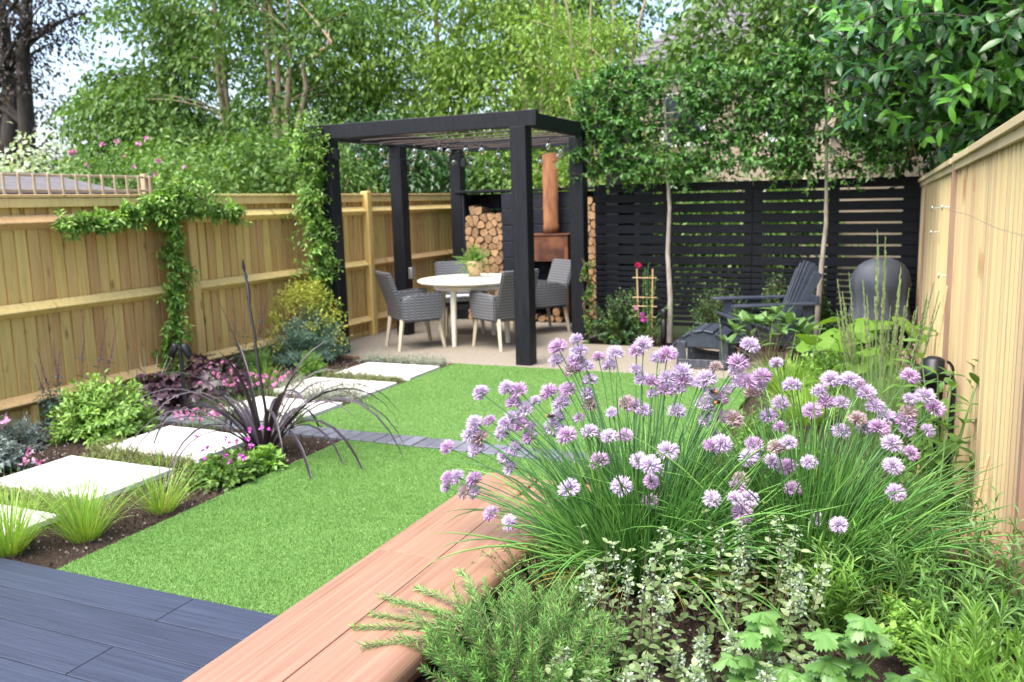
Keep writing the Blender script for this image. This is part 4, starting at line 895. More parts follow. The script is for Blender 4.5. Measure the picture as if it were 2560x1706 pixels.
tree('leafy_tree', 'golden green tree behind the rusty flue with bare leaning stems', P3(-0.41, 15, -0.05),
     [stem(-0.41, -0.445, 15, 8.8), stem(-0.40, -0.40, 15, 8.2, k=0.004), stem(-0.40, -0.365, 15, 8.6)],
     [(P3(-0.43, 15, 3.9), (1.7, 1.5, 1.5), 72), (P3(-0.39, 15.5, 2.5), (1.7, 1.3, 0.9), 44), (P3(-0.46, 15, 5.6), (1.1, 1.2, 0.7), 20)], 'lf_lime', 'bark_tan', 0.105, 0.055, 140, 0.36, 0.16, limb=0.3, droop=0.7, tr=0.06)
tree('leafy_tree', 'tall dense dark green tree far behind the pergola and slatted fence', P3(-0.325, 24, -0.05),
     [stem(-0.325, -0.325, 24, 9)], [(P3(-0.335, 24, 5.4), (2.1, 2.0, 2.6), 120), (P3(-0.29, 24, 4.6), (1.3, 1.4, 1.6), 40)], 'lf_mid', 'bark_dark', 0.16, 0.09, 130, 0.42, 0.2, tr=0.16)
tree('sapling_tree', 'thin bare stemmed sapling in front of the grey tiled roof', P3(-0.33, 12.6, -0.05),
     [stem(-0.315, -0.375, 12.6, 5.2), stem(-0.33, -0.335, 12.7, 6.0), stem(-0.33, -0.30, 12.6, 5.6, k=-0.004), stem(-0.32, -0.255, 12.8, 5.8, k=-0.01)],
     [(P3(-0.35, 12.6, 4.2), (0.9, 0.8, 0.8), 16), (P3(-0.33, 12.6, 2.4), (1.1, 0.8, 0.7), 24)], 'lf_lime', 'bark_tan', 0.08, 0.04, 150, 0.28, 0.12, limb=0.6, tr=0.038)
tree('leafy_tree', 'bright leafy tree in front of the house gable on the right', P3(-0.13, 14.5, -0.05),
     [stem(-0.10, -0.098, 14.5, 9), stem(-0.085, -0.078, 14.6, 9), stem(-0.066, -0.066, 14.5, 9)],
     [(P3(-0.17, 13.6, 3.9), (0.9, 0.6, 0.5), 16), (P3(-0.21, 13.6, 4.5), (0.6, 0.5, 0.5), 8), (P3(-0.09, 13.6, 4.3), (0.7, 0.7, 0.6), 10), (P3(-0.08, 14, 6.6), (1.6, 1.4, 1.0), 36)], 'lf_mid', 'bark_tan', 0.13, 0.075, 120, 0.32, 0.14, tr=0.15)
for (x, y, rx, ry, top, n, m, lab, nm) in [
    (-9.6, 9.5, 1.3, 1.5, 2.7, 70, 'lf_mid', 'loose green shrub showing over the fence beside the shed roof', 'garden_shrub'),
    (-8.4, 10.8, 1.2, 1.4, 2.9, 80, 'lf_mid', 'leafy green shrub over the fence left of the jasmine clad pergola post', 'garden_shrub'),
    (-7.6, 12.6, 1.3, 1.2, 3.1, 80, 'lf_dark', 'dark green shrub behind the fence between the two left pergola posts', 'garden_shrub'),
    (-6.2, 13.4, 1.3, 1.2, 2.7, 80, 'lf_mid', 'green shrub behind the fence corner inside the pergola opening', 'garden_shrub'),
    (-4.9, 13.6, 1.1, 1.0, 2.5, 60, 'lf_lime', 'yellow green shrub behind the log store ledge', 'garden_shrub'),
    (-3.4, 13.6, 1.1, 1.0, 2.4, 60, 'lf_mid', 'green shrub glimpsed between slats at the left of the screen', 'garden_shrub'),
    (-2.0, 13.2, 1.1, 1.0, 2.0, 60, 'lf_mid', 'low green shrub glimpsed through the middle of the slatted screen', 'garden_shrub'),
    (-10.4, 8.0, 1.4, 1.1, 2.55, 60, 'lf_cream', 'cream variegated shrub above the shed roof at the left edge', 'variegated_shrub')]:
    t = thing(nm, lab, 'shrub', (x, y, -0.05), 0, 'shrubs beyond the fences')
    nb = NB(); clumps(nb, blob_points(n, (0, 0, top*0.62), (rx, ry, top*0.40), 0.4), 170, 0.26, 0.13, 0.11 if m != 'lf_cream' else 0.08, 0.056, 'd', 0.4, 0.4); nb.obj('foliage', m, t, 'stuff')
    nb = NB(); Cv = grow(np.zeros((14, 3))+rng.normal(0, .08, (14, 3))*[1, 1, 0], rdir(14, 2.2), top*0.8, 7, 0.1, 0.06); tubes(nb, Cv, np.linspace(.025, .006, 7)[None], 5); nb.obj('stems', 'bark_tan', t)
t = thing('rose_bush', 'pink flowering rose bush behind the trellis at the left', 'rose bush', (-9.3, 8.6, -0.05))
nb = NB(); clumps(nb, blob_points(55, (0, 0, 1.75), (1.1, 1.0, 0.85)), 150, 0.22, 0.13, 0.07, 0.042); nb.obj('foliage', 'lf_mid', t, 'stuff')
nb = NB(); P = blob_points(34, (0.15, -0.25, 2.0), (0.8, 0.8, 0.7), 2); 
for p in P: leaves(nb, np.repeat(p[None], 9, 0), rdir(9, .5), rdir(9, .3), 0.045, 0.045, rng.random(9))
nb.obj('blossoms', 'fl_pink', t, 'stuff')

# neighbouring shed, trellis, house and outbuilding
t = thing('garden_shed', 'neighbouring shed with grey felt roof just above the left fence', 'shed', (-9.3, 6.0, 0))
box('wall', (2.3, 2.6, 1.84), (0, -0.15, 0.92), 'shed_wood', t)
for s in (-1, 1):
    box('roof_panel', (1.42, 2.9, 0.035), (s*0.66, -0.15, 1.96), 'felt_roof', t, (0, s*0.19, 0), 0.004)
box('fascia_board', (0.03, 2.9, 0.07), (1.365, -0.15, 1.80), 'black_paint', t)
t = thing('trellis', 'weathered square trellis standing between the fence and the shed', 'trellis', (-7.0, 5.2, 0))
for z in (1.83, 1.965): box('rail', (0.02, 3.0, 0.025), (0, 0, z), 'trellis', t)
for k in range(21): box('slat', (0.02, 0.024, 0.36), (0.022, -1.45+k*0.145, 1.80), 'trellis', t)
for yy in (-1.45, 1.45): box('post', (0.06, 0.06, 2.0), (-0.045, yy, 1.0), 'trellis', t)
t = thing('house', 'neighbouring house with grey tiled hip roof behind the pleached trees', 'house', (-3.2, 22.5, 0))
box('wall', (4.6, 5.0, 4.7), (-0.2, 0.3, 2.35), 'render_wall', t)
nb = NB()
def roof_course(nb, z0, z1, k):
    def sz(z): f = (z-4.6)/2.6; return 2.55*(1-f*0.92), 2.75*(1-f*0.75)
    (a0, b0), (a1, b1) = sz(z0), sz(z1); up = 0.05
    V = [(-a0, -b0, z0+up), (a0, -b0, z0+up), (a0, b0, z0+up), (-a0, b0, z0+up), (-a1, -b1, z1), (a1, -b1, z1), (a1, b1, z1), (-a1, b1, z1), (-a0, -b0, z0), (a0, -b0, z0), (a0, b0, z0), (-a0, b0, z0)]
    nb.add(V, [(0, 1, 5, 4), (1, 2, 6, 5), (2, 3, 7, 6), (3, 0, 4, 7), (8, 9, 1, 0), (9, 10, 2, 1), (10, 11, 3, 2), (11, 8, 0, 3)])
for k in range(17): roof_course(nb, 4.6+k*0.15, 4.6+(k+1)*0.15, k)
o = nb.obj('roof', 'slate', t, loc=(-0.2, 0.3, 0))
box('gutter', (5.3, 0.1, 0.1), (-0.2, -2.5, 4.62), 'black_paint', t)
for xx in (-1.4, 0.9):
    wn = box('window', (1.0, 0.06, 1.2), (xx, -2.22, 3.4), 'white_frame', t); box('pane', (0.82, 0.02, 1.02), (0, -0.032, 0), 'glass_pane', wn)
    wn = box('window', (1.0, 0.06, 1.3), (xx, -2.22, 1.3), 'white_frame', t); box('pane', (0.82, 0.02, 1.12), (0, -0.032, 0), 'glass_pane', wn)
t = thing('outbuilding', 'beige outbuilding wall seen through the top of the slatted screen', 'outbuilding', (0.4, 14.2, 0))
box('wall', (2.6, 2.0, 2.45), (0, 0, 1.225), 'render_wall', t); box('roof', (2.8, 2.2, 0.08), (0, 0, 2.50), 'felt_roof', t)

tree('backdrop_tree', 'added dark leafy backdrop blocking the sky behind the laurel', (1.8, 13.5, -0.05), [[(1.8, 13.5, -0.05), (1.8, 13.5, 3), (1.9, 13.5, 7.5)]],  # added backdrop: blocks the sky so gaps in the laurel stay dark
     [((1.6, 13.2, 4.4), (1.9, 1.2, 2.4), 120), ((3.2, 11.5, 4.2), (1.5, 1.8, 2.4), 110), ((0.0, 13.4, 5.0), (1.0, .8, 1.0), 26)], 'lf_dark', 'bark_dark', 0.13, 0.06, 130, 0.36, 0.2, tr=0.14)
# ------------------------------------------------------------------ laurel over the right hand fence
t = thing('laurel_tree', 'large glossy leaved laurel overhanging the right fence and corner', 'tree', (1.3, 10.6, -0.05))
b = np.array([1.3, 10.6, -0.05]); nbl = NB(); nbt = NB()
for (c, r, n) in [((0.10, 7.7, 2.72), (.52, .6, .62), 95), ((0.75, 7.3, 2.95), (.62, .9, .9), 170), ((1.35, 6.6, 2.9), (.7, .9, .9), 150), ((0.35, 8.6, 3.6), (.9, .8, .8), 150), ((-0.05, 10.35, 3.25), (0.95, 0.8, 1.05), 200), ((0.2, 10.5, 4.4), (1.25, .9, .9), 240), ((0.7, 10.0, 3.0), (.8, .8, 1.0), 200), ((1.7, 9.8, 3.3), (1.4, 1.7, 1.7), 560), ((1.75, 7.6, 3.2), (1.0, 1.6, 1.4), 420), ((0.55, 10.5, 2.25), (0.75, 0.6, 0.4), 90), ((0.85, 8.0, 2.25), (0.5, 1.2, 0.45), 130), ((1.5, 9.8, 5.2), (2.0, 2.0, 1.2), 260)]:
    Cn = blob_points(n, np.array(c)-b, r, 1.2); ctr = np.array([1.8, 10.2, 3.2])-b
    d = unit(unit(Cn-ctr)*[1, 1, .5]+rng.normal(0, .35, Cn.shape)+[0, 0, 0.1]); Cv = grow(Cn, d, rng.uniform(0.25, 0.5, n), 5, 0.6)
    tubes(nbt, Cv, np.linspace(.006, .003, 5)[None], 4)
    young = rng.random(n)
    for sel, rj in ((young < 0.62, (0.0, 0.45)), (young >= 0.62, (0.55, 1.0))):
        if sel.any(): stem_leaves(nbl, Cv[sel], 8, 0.165, 0.058, 0.95, 0.1, 1.0, taper=0.25, kind='h', curl=0.25, rj=rj, uplook=0.35)
    for q in Cn[::9]:
        a = np.array([rng.normal(0, .2), rng.normal(0, .2), min(q[2], 3)*0.5]); m_ = (a+q)/2+[0, 0, .3]; tt = np.linspace(0, 1, 7)[:, None]
        tubes(nbt, (a*(1-tt)**2+2*m_*tt*(1-tt)+q*tt**2)[None], np.linspace(.03, .008, 7)[None], 5)
for k in range(4): tubes(nbt, path([(rng.normal(0, .15), rng.normal(0, .15), 0), (rng.normal(0, .4), rng.normal(0, .4), 2.5), (rng.normal(0, .8), rng.normal(0, .8), 5.2)], 8)[None], np.linspace(.07, .03, 8)[None], 7)
nbt.obj('trunk', 'bark_dark', t); nbl.obj('crown', 'lf_laurel', t, 'stuff')
nb = NB()
for c in ((0.0, 10.1, 3.55), (0.15, 10.0, 3.35), (-0.1, 10.2, 3.75), (0.3, 9.9, 3.6)):
    Cv = grow((np.array(c)-b)[None], rdir(1, -.1), 0.16, 5, 0.3); p, T = at_curve(Cv, np.linspace(0, 1, 40)[None]); leaves(nb, p[0], rdir(40), rdir(40), 0.018, 0.014, rng.random(40))
nb.obj('blossoms', 'fl_white', t, 'stuff')

# ------------------------------------------------------------------ pleached hornbeams on canes in front of the screen
def hornbeam(x, y, lab, w0, w1, ztop, dens, trunk):
    t = thing('pleached_tree', lab, 'tree', (x, y, 0), 0, 'pleached trees by the slatted screen')
    nbt = NB(); nbl = NB()
    tubes(nbt, np.array([trunk]), np.array([np.linspace(0.034, 0.010, len(trunk))]), 9)
    for k in range(7):
        z = 1.90+k*(ztop-1.95)/6.3
        for s, wd in ((-1, w0), (1, w1)):
            if k == 6: wd *= 0.75
            c = path([(0, 0, z-0.06), (s*wd*0.5, rng.normal(0, .03), z+0.02), (s*wd, rng.normal(0, .05), z+0.08)], 9, 0.02)
            tubes(nbt, c[None], np.linspace(.010, .004, 9)[None], 5)
            nt_ = int(dens*wd); tt = rng.uniform(0.03, 1, nt_)
            p, T = at_curve(np.repeat(c[None], nt_, 0), tt[:, None]); p = p[:, 0]
            d = unit(np.stack([rng.normal(0, .5, nt_)+0.3*s, rng.normal(-0.25, .9, nt_), rng.normal(.15, .55, nt_)], 1)); Cv = grow(p, d, rng.uniform(.13, .34, nt_), 6, .5, .05)
            tubes(nbt, Cv, np.linspace(.003, .0015, 6)[None], 3)
            stem_leaves(nbl, Cv, 10, 0.082, 0.052, 1.0, 0.08, 1.0, taper=0.25, curl=0.12, uplook=0.2, rj=(0.05, 0.95), tip_pale=0.5)
    nbt.obj('trunk', 'bark_grey', t); nbl.obj('crown', 'lf_hornbeam', t, 'stuff')
    nbc = NB()
    for z in (1.93, 2.45): tubes(nbc, np.array([[[-w0, 0.05, z], [w1, 0.05, z]]]), np.full((1, 2), .010), 6)
    for s in np.linspace(-w0, w1, 6): tubes(nbc, np.array([[[s, 0.065, 1.86], [s+0.2, 0.065, 2.8]], [[s+.1, 0.08, 1.86], [s-0.15, 0.08, 2.8]]]), np.full((2, 2), .007), 6)
    nbc.obj('bamboo_frame', 'bamboo', t)
hornbeam(-2.30, 9.48, 'pleached tree with straight pale trunk beside the footstool', 1.05, 0.72, 3.02, 56, [(0, 0, 0), (0.01, 0, .5), (-0.02, 0, 1.0), (0.0, 0, 1.5), (-0.03, .01, 2.0), (-0.05, 0, 2.5), (-0.08, 0, 2.95)])
hornbeam(-0.68, 9.52, 'pleached tree with gently curved trunk behind the lounge chair', 0.82, 0.75, 3.08, 62, [(-0.06, 0, 0), (-0.04, 0, .5), (-0.02, 0, .9), (0.01, 0, 1.3), (0.0, 0, 1.8), (-0.02, 0, 2.4), (-0.04, 0, 3.0)])

# ------------------------------------------------------------------ climbers
def vine(name, lab, base, paths, L, W, mat, stemr=0.008, cat='climber'):
    t = thing(name, lab, cat, base); b = np.array(base); nbt = NB(); nbl = NB()
    for pts, rad, n in paths:
        c = path(np.array(pts)-b, 14, 0.02); tubes(nbt, c[None], np.linspace(stemr, stemr*.5, 14)[None], 5)
        tubes(nbt, (c+rng.normal(0, .02, c.shape))[None], np.linspace(stemr, stemr*.5, 14)[None], 5)
        tt = rng.uniform(0, 1, n); p, T = at_curve(np.repeat(c[None], n, 0), tt[:, None]); p = p[:, 0]+rng.normal(0, .35, (n, 3))*rad*[.5, .7, .7]
        d = unit(rng.normal(0, 1, (n, 3))*[.8, 1, .8]+[0.7, 0, .15]); Cv = grow(p, d, rng.uniform(.5, 1.5, n)*rad, 5, .8, .08)
        tubes(nbt, Cv, np.linspace(.003, .0015, 5)[None], 3)
        stem_leaves(nbl, Cv, 12, L, W, .9, .1, 1., True, .2, 'd', .2, (0, 1), .2, .6)
    nbt.obj('stems', 'stem_brown', t); nbl.obj('foliage', mat, t, 'stuff')
vine('jasmine', 'bright evergreen climber spreading in a T shape on the long fence', (-5.97, 5.78, 0), [
    ([(-5.97, 5.78, 0), (-5.97, 5.79, .42), (-5.96, 5.84, .79), (-5.96, 5.93, 1.18), (-5.97, 5.85, 1.51), (-5.97, 5.82, 1.74)], .125, 200),
    ([(-5.96, 5.6, 1.62), (-5.96, 5.85, 1.75), (-5.96, 6.2, 1.72)], .17, 150),
    ([(-5.97, 5.85, 1.62), (-5.97, 5.48, 1.62), (-5.97, 5.15, 1.53), (-5.97, 4.78, 1.55)], 0.095, 130), ([(-5.97, 5.85, 1.65), (-5.97, 6.28, 1.60), (-5.97, 6.76, 1.57)], .10, 90)], 0.066, 0.032, 'lf_jasmine')
vine('jasmine', 'bright evergreen climber growing up the left front pergola post', (-5.74, 7.66, 0), [
    ([(-5.74, 7.68, 0), (-5.74, 7.66, .6), (-5.72, 7.68, 1.1), (-5.76, 7.62, 1.6), (-5.78, 7.58, 2.05), (-5.74, 7.62, 2.42)], .18, 420)], 0.07, 0.033, 'lf_jasmine')
vine('climbing_plant', 'small young climber at the foot of the right pergola post', (-3.22, 9.36, 0), [([(-3.22, 9.36, 0), (-3.24, 9.34, .5), (-3.26, 9.34, .95)], .08, 34)], 0.05, 0.028, 'lf_mid')

# ------------------------------------------------------------------ planting
def bush(name, lab, cat, loc, r, n, per, L, W, mat, sx=None, group=None, kind='d', stems='stem_brown', upward=1.0, uplook=0.5, tip=0.4, ang=0.8, zc=0.5, rj=(0, 1), taper=0.2):
    """rounded shrub: shoots fan from the crown of the root, leafy towards the ends"""
    t = thing(name, lab, cat, loc, 0, group); rx, ry, h = r
    d = rdir(n, 0.35); d[:, 2] = np.abs(d[:, 2]); q = rng.uniform(0.72, 1.0, n)
    end = d*np.array([rx, ry, h])*q[:, None]; base = end*np.array([.12, .12, 0])
    mid = (base+end)/2+np.array([0, 0, 0.16*h])*(1-d[:, 2:3]); tt = np.linspace(0, 1, 7)[None, :, None]
    Cv = base[:, None]*(1-tt)**2+2*mid[:, None]*tt*(1-tt)+end[:, None]*tt**2
    nb = NB(); tubes(nb, Cv, np.linspace(.004, .0015, 7)[None], 3); nb.obj('stems', stems, t)
    nb = NB(); stem_leaves(nb, Cv, per, L, W, ang, 0.35, 1.0, taper=taper, kind=kind, uplook=uplook, tip_pale=tip, rj=rj); nb.obj('foliage', mat, t, 'stuff')
    return t
def grassy(name, lab, cat, loc, n, L, W, mat, spread=.8, droop=.8, r0=.05, K=7, parent=None, part='blades', group=None, up=1.0, rj=(0, 1)):
    t = parent or thing(name, lab, cat, loc, 0, group)
    a = rng.uniform(0, 6.28, n); q = np.sqrt(rng.random(n))
    base = np.stack([np.cos(a)*q*r0, np.sin(a)*q*r0, np.zeros(n)], 1)
    d = np.stack([np.cos(a)*q*spread, np.sin(a)*q*spread, np.full(n, up)], 1)+rng.normal(0, .12, (n, 3))
    Cv = grow(base, d, L*rng.uniform(.6, 1.1, n), K, droop*rng.uniform(.5, 1.3, n)*q, .03)
    nb = NB(); ribbons(nb, Cv, W*np.array([.8, 1, 1, .9, .75, .5, .08] if K == 7 else np.linspace(1, .08, K))[None], np.stack([-np.sin(a), np.cos(a), np.zeros(n)], 1)+rng.normal(0, .3, (n, 3)), rng.uniform(rj[0], rj[1], n), .15)
    nb.obj(part, mat, t, 'stuff'); return t
# along the left fence, from the patio towards the deck
t = bush('euphorbia', 'large euphorbia mound with yellow green heads by the jasmine post', 'shrub', (-5.62, 7.28, 0), (.46, .46, .68), 150, 34, .062, .010, 'lf_blue', stems='stem_green', ang=1.0, uplook=.5, taper=0, tip=.3)
nb = NB(); n = 62; d = rdir(n, 1.1); d[:, 2] = np.abs(d[:, 2])+.35; d = unit(d); P = d*np.array([.44, .44, .82])*rng.uniform(.85, 1.05, n)[:, None]
clumps(nb, P, 46, .038, .045, .024, .022, 'd', -.3, .6, .9); nb.obj('flower_heads', 'lf_eupho', t, 'stuff')
bush('santolina', 'small upright bright green cushion shrub in front of the euphorbia', 'shrub', (-5.10, 6.62, 0), (.17, .17, .30), 110, 26, .028, .007, 'lf_bright', stems='stem_green', uplook=.2)
bush('santolina', 'bright green cushion shrub left of the euphorbia, against the fence', 'shrub', (-5.72, 6.62, 0), (.19, .19, .30), 110, 26, .028, .007, 'lf_bright', stems='stem_green', uplook=.2)
bush('pittosporum', 'dense glossy bright green dome shrub between fence and slabs', 'shrub', (-5.30, 4.42, 0), (.42, .40, .47), 330, 15, .056, .021, 'lf_bright', kind='h', ang=.85, tip=.5, uplook=.55)
for (loc, r, lab) in [((-5.45, 5.05, 0), (.28, .27, .33), 'dark purple leaved clump to the left of the spotlight post'), ((-5.46, 5.72, 0), (.34, .34, .36), 'dark purple leaved clump to the right of the spotlight post')]:
    t = thing('heuchera', lab, 'purple plant', loc, 0, 'purple foliage plants in the border'); n = 115
    d = rdir(n, .5); d[:, 2] = np.abs(d[:, 2]); e = d*np.array(r)*rng.uniform(.7, 1, n)[:, None]; tt = np.linspace(0, 1, 5)[None, :, None]
    Cv = e[:, None]*tt*np.array([1, 1, 1])+np.array([0, 0, .08])*tt*(1-tt); nb = NB(); tubes(nb, Cv, np.full((1, 5), .0022), 3); nb.obj('stems', 'stem_purple', t)
    lm = []
    for v in range(3):
        nb = NB(); m_ = 15; a = np.linspace(0, 2*np.pi, m_, endpoint=False); rr = .052*(1+.20*np.cos(a*5+v))*(1-.15*(np.arange(m_) % 2)); rr[0] = .012
        V = np.concatenate([[[0, 0, 0]], np.stack([rr*np.cos(a)+.03, rr*np.sin(a), .010*np.sin(a*5)-.12*rr], 1)]); nb.add(V, [(0, k+1, (k+1) % m_+1) for k in range(m_)], rng.random(m_)*.5+.25, True); lm.append(nb.mesh('leaf')); lm[-1].materials.append(M['lf_purple'])
    for k in range(n):
        nrm = unit(d[k]*[.8, .8, .8]+[0, 0, .5]+rng.normal(0, .3, 3)); o = mobj('leaf', lm[k % 3], None, t, tuple(e[k]))
        o.rotation_euler = Vector(nrm).to_track_quat('Z', 'Y').to_euler(); s = rng.uniform(.7, 1.35); o.scale = (s, s, s)
        o.rotation_euler.rotate_axis('Z', rng.uniform(0, 6.28))
def cushion_flowers(name, lab, loc, r, h, nf, fmat, lmat, leafL=.06, fl=.014, group='pink flowering cushions'):
    t = grassy(name, lab, 'flowers', loc, 260, leafL, .003, lmat, 1.3, .5, r*.8, 5, part='foliage', group=group)
    n = nf; a = rng.uniform(0, 6.28, n); q = np.sqrt(rng.random(n))*r
    b = np.stack([np.cos(a)*q, np.sin(a)*q, np.zeros(n)], 1); Cv = grow(b, np.stack([np.cos(a)*.25, np.sin(a)*.25, np.ones(n)], 1), h*rng.uniform(.75, 1.15, n), 5, .15, .04)
    nb = NB(); tubes(nb, Cv, np.full((1, 5), .0014), 3); nb.obj('stems', 'stem_green', t)
    nb = NB()
    for p in Cv[:, -1]:
        m_ = 18; leaves(nb, np.repeat(p[None], m_, 0), rdir(m_, .55), rdir(m_, .6), fl*1.35, fl*1.1, rng.random(m_))
    nb.obj('flowers', fmat, t, 'stuff')
cushion_flowers('thrift', 'cushion of pink flowers on the near side of the brick strip', (-4.72, 4.80, 0), .17, .12, 34, 'fl_pink', 'lf_mid')
cushion_flowers('thrift', 'bright pink flowers between purple leaves and the pale slabs', (-5.02, 5.78, 0), .26, .17, 46, 'fl_pink', 'lf_mid')
cushion_flowers('thrift', 'pink flowers on tall stems among the purple foliage', (-5.22, 5.42, 0), .22, .30, 14, 'fl_pink', 'lf_mid')
grassy('sedge', 'tuft of fine green leaves behind the dark strap leaved plant', 'grass', (-4.62, 5.06, 0), 170, .2, .004, 'lf_mid', .9, .7, .08)
grassy('sedge', 'second tuft of fine green leaves at the edge of the slab beyond the brick strip', 'grass', (-4.12, 5.10, 0), 150, .18, .004, 'lf_mid', .9, .7, .07)
grassy('silver_grass', 'thin pale silvery leaves sticking up behind the purple clump', 'grass', (-5.72, 5.20, 0), 16, .55, .010, 'lf_silver', .8, .3, .05, up=1.0)
def salvia(loc, lab, spikes):
    t = thing('salvia', lab, 'flowers', loc, 0, 'purple salvias against the fence')
    n = len(spikes)+9; base = rng.normal(0, .05, (n, 3))*[1, 1, 0]
    tip = np.array([[s[0], s[1], s[2]] for s in spikes]+[[rng.normal(0, .10), rng.normal(0, .14), rng.uniform(.12, .3)] for _ in range(9)])
    tt = np.linspace(0, 1, 8)[None, :, None]; Cv = base[:, None]*(1-tt)+tip[:, None]*tt+rng.normal(0, .006, (n, 8, 3)); 
    nb = NB(); tubes(nb, Cv, np.linspace(.003, .0015, 8)[None], 4); nb.obj('stems', 'stem_purple', t)
    nb = NB(); stem_leaves(nb, Cv, 14, .075, .026, 1.1, .05, .55, True, .3, 'd', .3, (0, .7), .3); stem_leaves(nb, Cv[len(spikes):], 12, .06, .022, 1.1, .2, 1, True, .2, 'd', .3, (0, .8), .3); nb.obj('leaves', 'lf_blue', t, 'stuff')
    for k in range(len(spikes)):
        nb = NB(); p, T = at_curve(Cv[k:k+1], np.linspace(.52, 1, 60)[None]); w_ = np.linspace(.020, .007, 60); leaves(nb, p[0], rdir(60, .6), rdir(60), w_, w_*.55, rng.random(60)); nb.obj('flower_spike', 'fl_salvia', t)
salvia((-5.93, 4.52, 0), 'purple salvia with four thin flower spikes left of the green dome shrub', [(.02, -.12, .60), (.06, -.02, .66), (.0, .06, .55), (.03, -.16, .50)])
salvia((-5.88, 4.80, 0), 'purple salvia with three tall flower spikes behind the green dome shrub', [(.0, .02, .84), (.02, .22, .78), (.0, .34, .72)])
salvia((-5.86, 6.55, 0), 'purple salvia leaning on the fence between the two climbers', [(-.03, -.25, .84), (.0, .1, .80), (.02, .5, .86), (.0, .68, .6), (.0, .34, .5), (0, -.1, .55)])
bush('lavender', 'grey blue lavender like mound against the fence at the left edge', 'shrub', (-5.62, 3.88, 0), (.34, .32, .25), 120, 22, .05, .009, 'lf_greyblue', uplook=.3)
t = bush('cranesbill', 'low blue green plant with lilac flowers at the left edge', 'flowers', (-5.22, 3.42, 0), (.26, .30, .26), 110, 14, .04, .026, 'lf_greyblue', uplook=.3)
nb = NB()
for p in ((.02, .18, .30), (.08, .10, .32), (-.05, .12, .31), (.22, .12, .06), (.15, .2, .1), (.25, .2, .05)): leaves(nb, np.repeat(np.array([p]), 7, 0)+rng.normal(0, .012, (7, 3)), rdir(7, .5), rdir(7, 1.), .032, .03, rng.random(7))
nb.obj('flowers', 'fl_pink', t, 'stuff')
t = bush('geranium', 'small round leaved geranium with magenta flowers by the near lawn edge', 'flowers', (-3.66, 3.86, 0), (.27, .25, .17), 120, 9, .045, .04, 'lf_mid', uplook=.1, stems='stem_green', tip=.1)
nb = NB()
for _ in range(17):
    p = np.array([rng.uniform(-.25, .22), rng.uniform(-.2, .25), rng.uniform(.15, .27)]); leaves(nb, np.repeat(p[None], 6, 0), rdir(6, .6), rdir(6, 1.), .022, .02, rng.random(6))
nb.obj('flowers', 'fl_magenta', t, 'stuff')
bush('young_heuchera', 'tiny fresh green leafy plant at the foot of the dark strap leaves', 'plant', (-3.55, 4.10, 0), (.14, .13, .17), 40, 8, .06, .045, 'lf_bright', uplook=.1, stems='stem_green')
# low creeping herbs between the slabs
def mat_plant(name, lab, x0, x1, y0, y1, h, n, L, W, mat, group, cat='ground cover'):
    cx, cy = (x0+x1)/2, (y0+y1)/2; t = thing(name, lab, cat, (cx, cy, 0), 0, group)
    b = np.stack([rng.uniform(x0, x1, n)-cx, rng.uniform(y0, y1, n)-cy, np.zeros(n)], 1); Cv = grow(b, rdir(n, .9), h*rng.uniform(.6, 1.5, n), 5, .2, .06); Cv[..., 2] = np.abs(Cv[..., 2])
    nb = NB(); tubes(nb, Cv, np.full((1, 5), .0012), 3); nb.obj('stems', 'stem_brown', t)
    nb = NB(); stem_leaves(nb, Cv, 14, L, W, 1.0, .1, 1., taper=.1, uplook=.2); nb.obj('foliage', mat, t, 'stuff')
g = 'thyme strips between the slabs'
mat_plant('thyme', 'creeping thyme strip between the two nearest whole slabs', -4.85, -4.08, 3.86, 4.05, .07, 420, .014, .009, 'lf_thyme', g)
mat_plant('thyme', 'creeping thyme strip between the slab beside the deck and the next one', -4.9, -3.95, 3.03, 3.24, .06, 420, .014, .009, 'lf_thyme', g)
mat_plant('thyme', 'creeping thyme strip in front of the slab nearest the patio', -4.98, -4.12, 6.56, 6.75, .07, 380, .014, .009, 'lf_thyme', g)
mat_plant('thyme', 'thyme tuft at the far left corner of a slab beside the green dome shrub', -5.05, -4.85, 4.05, 4.3, .05, 90, .014, .009, 'lf_thyme', g)
g = 'silvery cushion plants'
for x, y, h, lab in [(-4.96, 7.52, .10, 'silvery low plant at the patio edge, nearest the euphorbia'), (-4.58, 7.52, .10, 'silvery low plant at the patio edge, middle of three'), (-4.26, 7.50, .10, 'silvery low plant at the patio edge, closest to the lawn corner'),
                     (-4.42, 5.86, .17, 'silvery cushion on the slab edge beside the pink flowers'), (-4.20, 5.90, .18, 'silvery cushion on the slab edge nearest the lawn')]:
    mat_plant('silver_thyme', lab, x-.16, x+.16, y-.07, y+.07, h, 150, .013, .009, 'lf_silver', g)
mat_plant('silver_thyme', 'loose pale silvery plant among the pink flowers', -5.1, -4.85, 6.0, 6.3, .12, 120, .013, .009, 'lf_silver', g)
grassy('golden_sedge', 'tuft of golden green blades behind the pink flowers', 'grass', (-5.30, 6.2, 0), 110, .24, .005, 'lf_lime', .9, .6, .06)
# fine grasses along the near lawn edge
g = 'fine green grass tufts near the deck'
for loc, n, L, lab in [((-3.60, 3.30, 0), 240, .30, 'fine bright grass tuft beside the magenta geranium'), ((-3.66, 2.86, 0), 420, .38, 'largest fine bright grass tuft between slab and lawn edge'), ((-3.86, 2.60, 0), 520, .36, 'fine bright grass tuft touching the deck edge')]:
    t = grassy('fine_grass', lab, 'grass', loc, int(n*.75), L*1.1, .0032, 'lf_grass', .8, 1.1, .07, group=g)
    grassy('', '', '', None, 40, L*.5, .003, 'lf_yellowed', 1.2, .5, .05, parent=t, part='dry_blades')
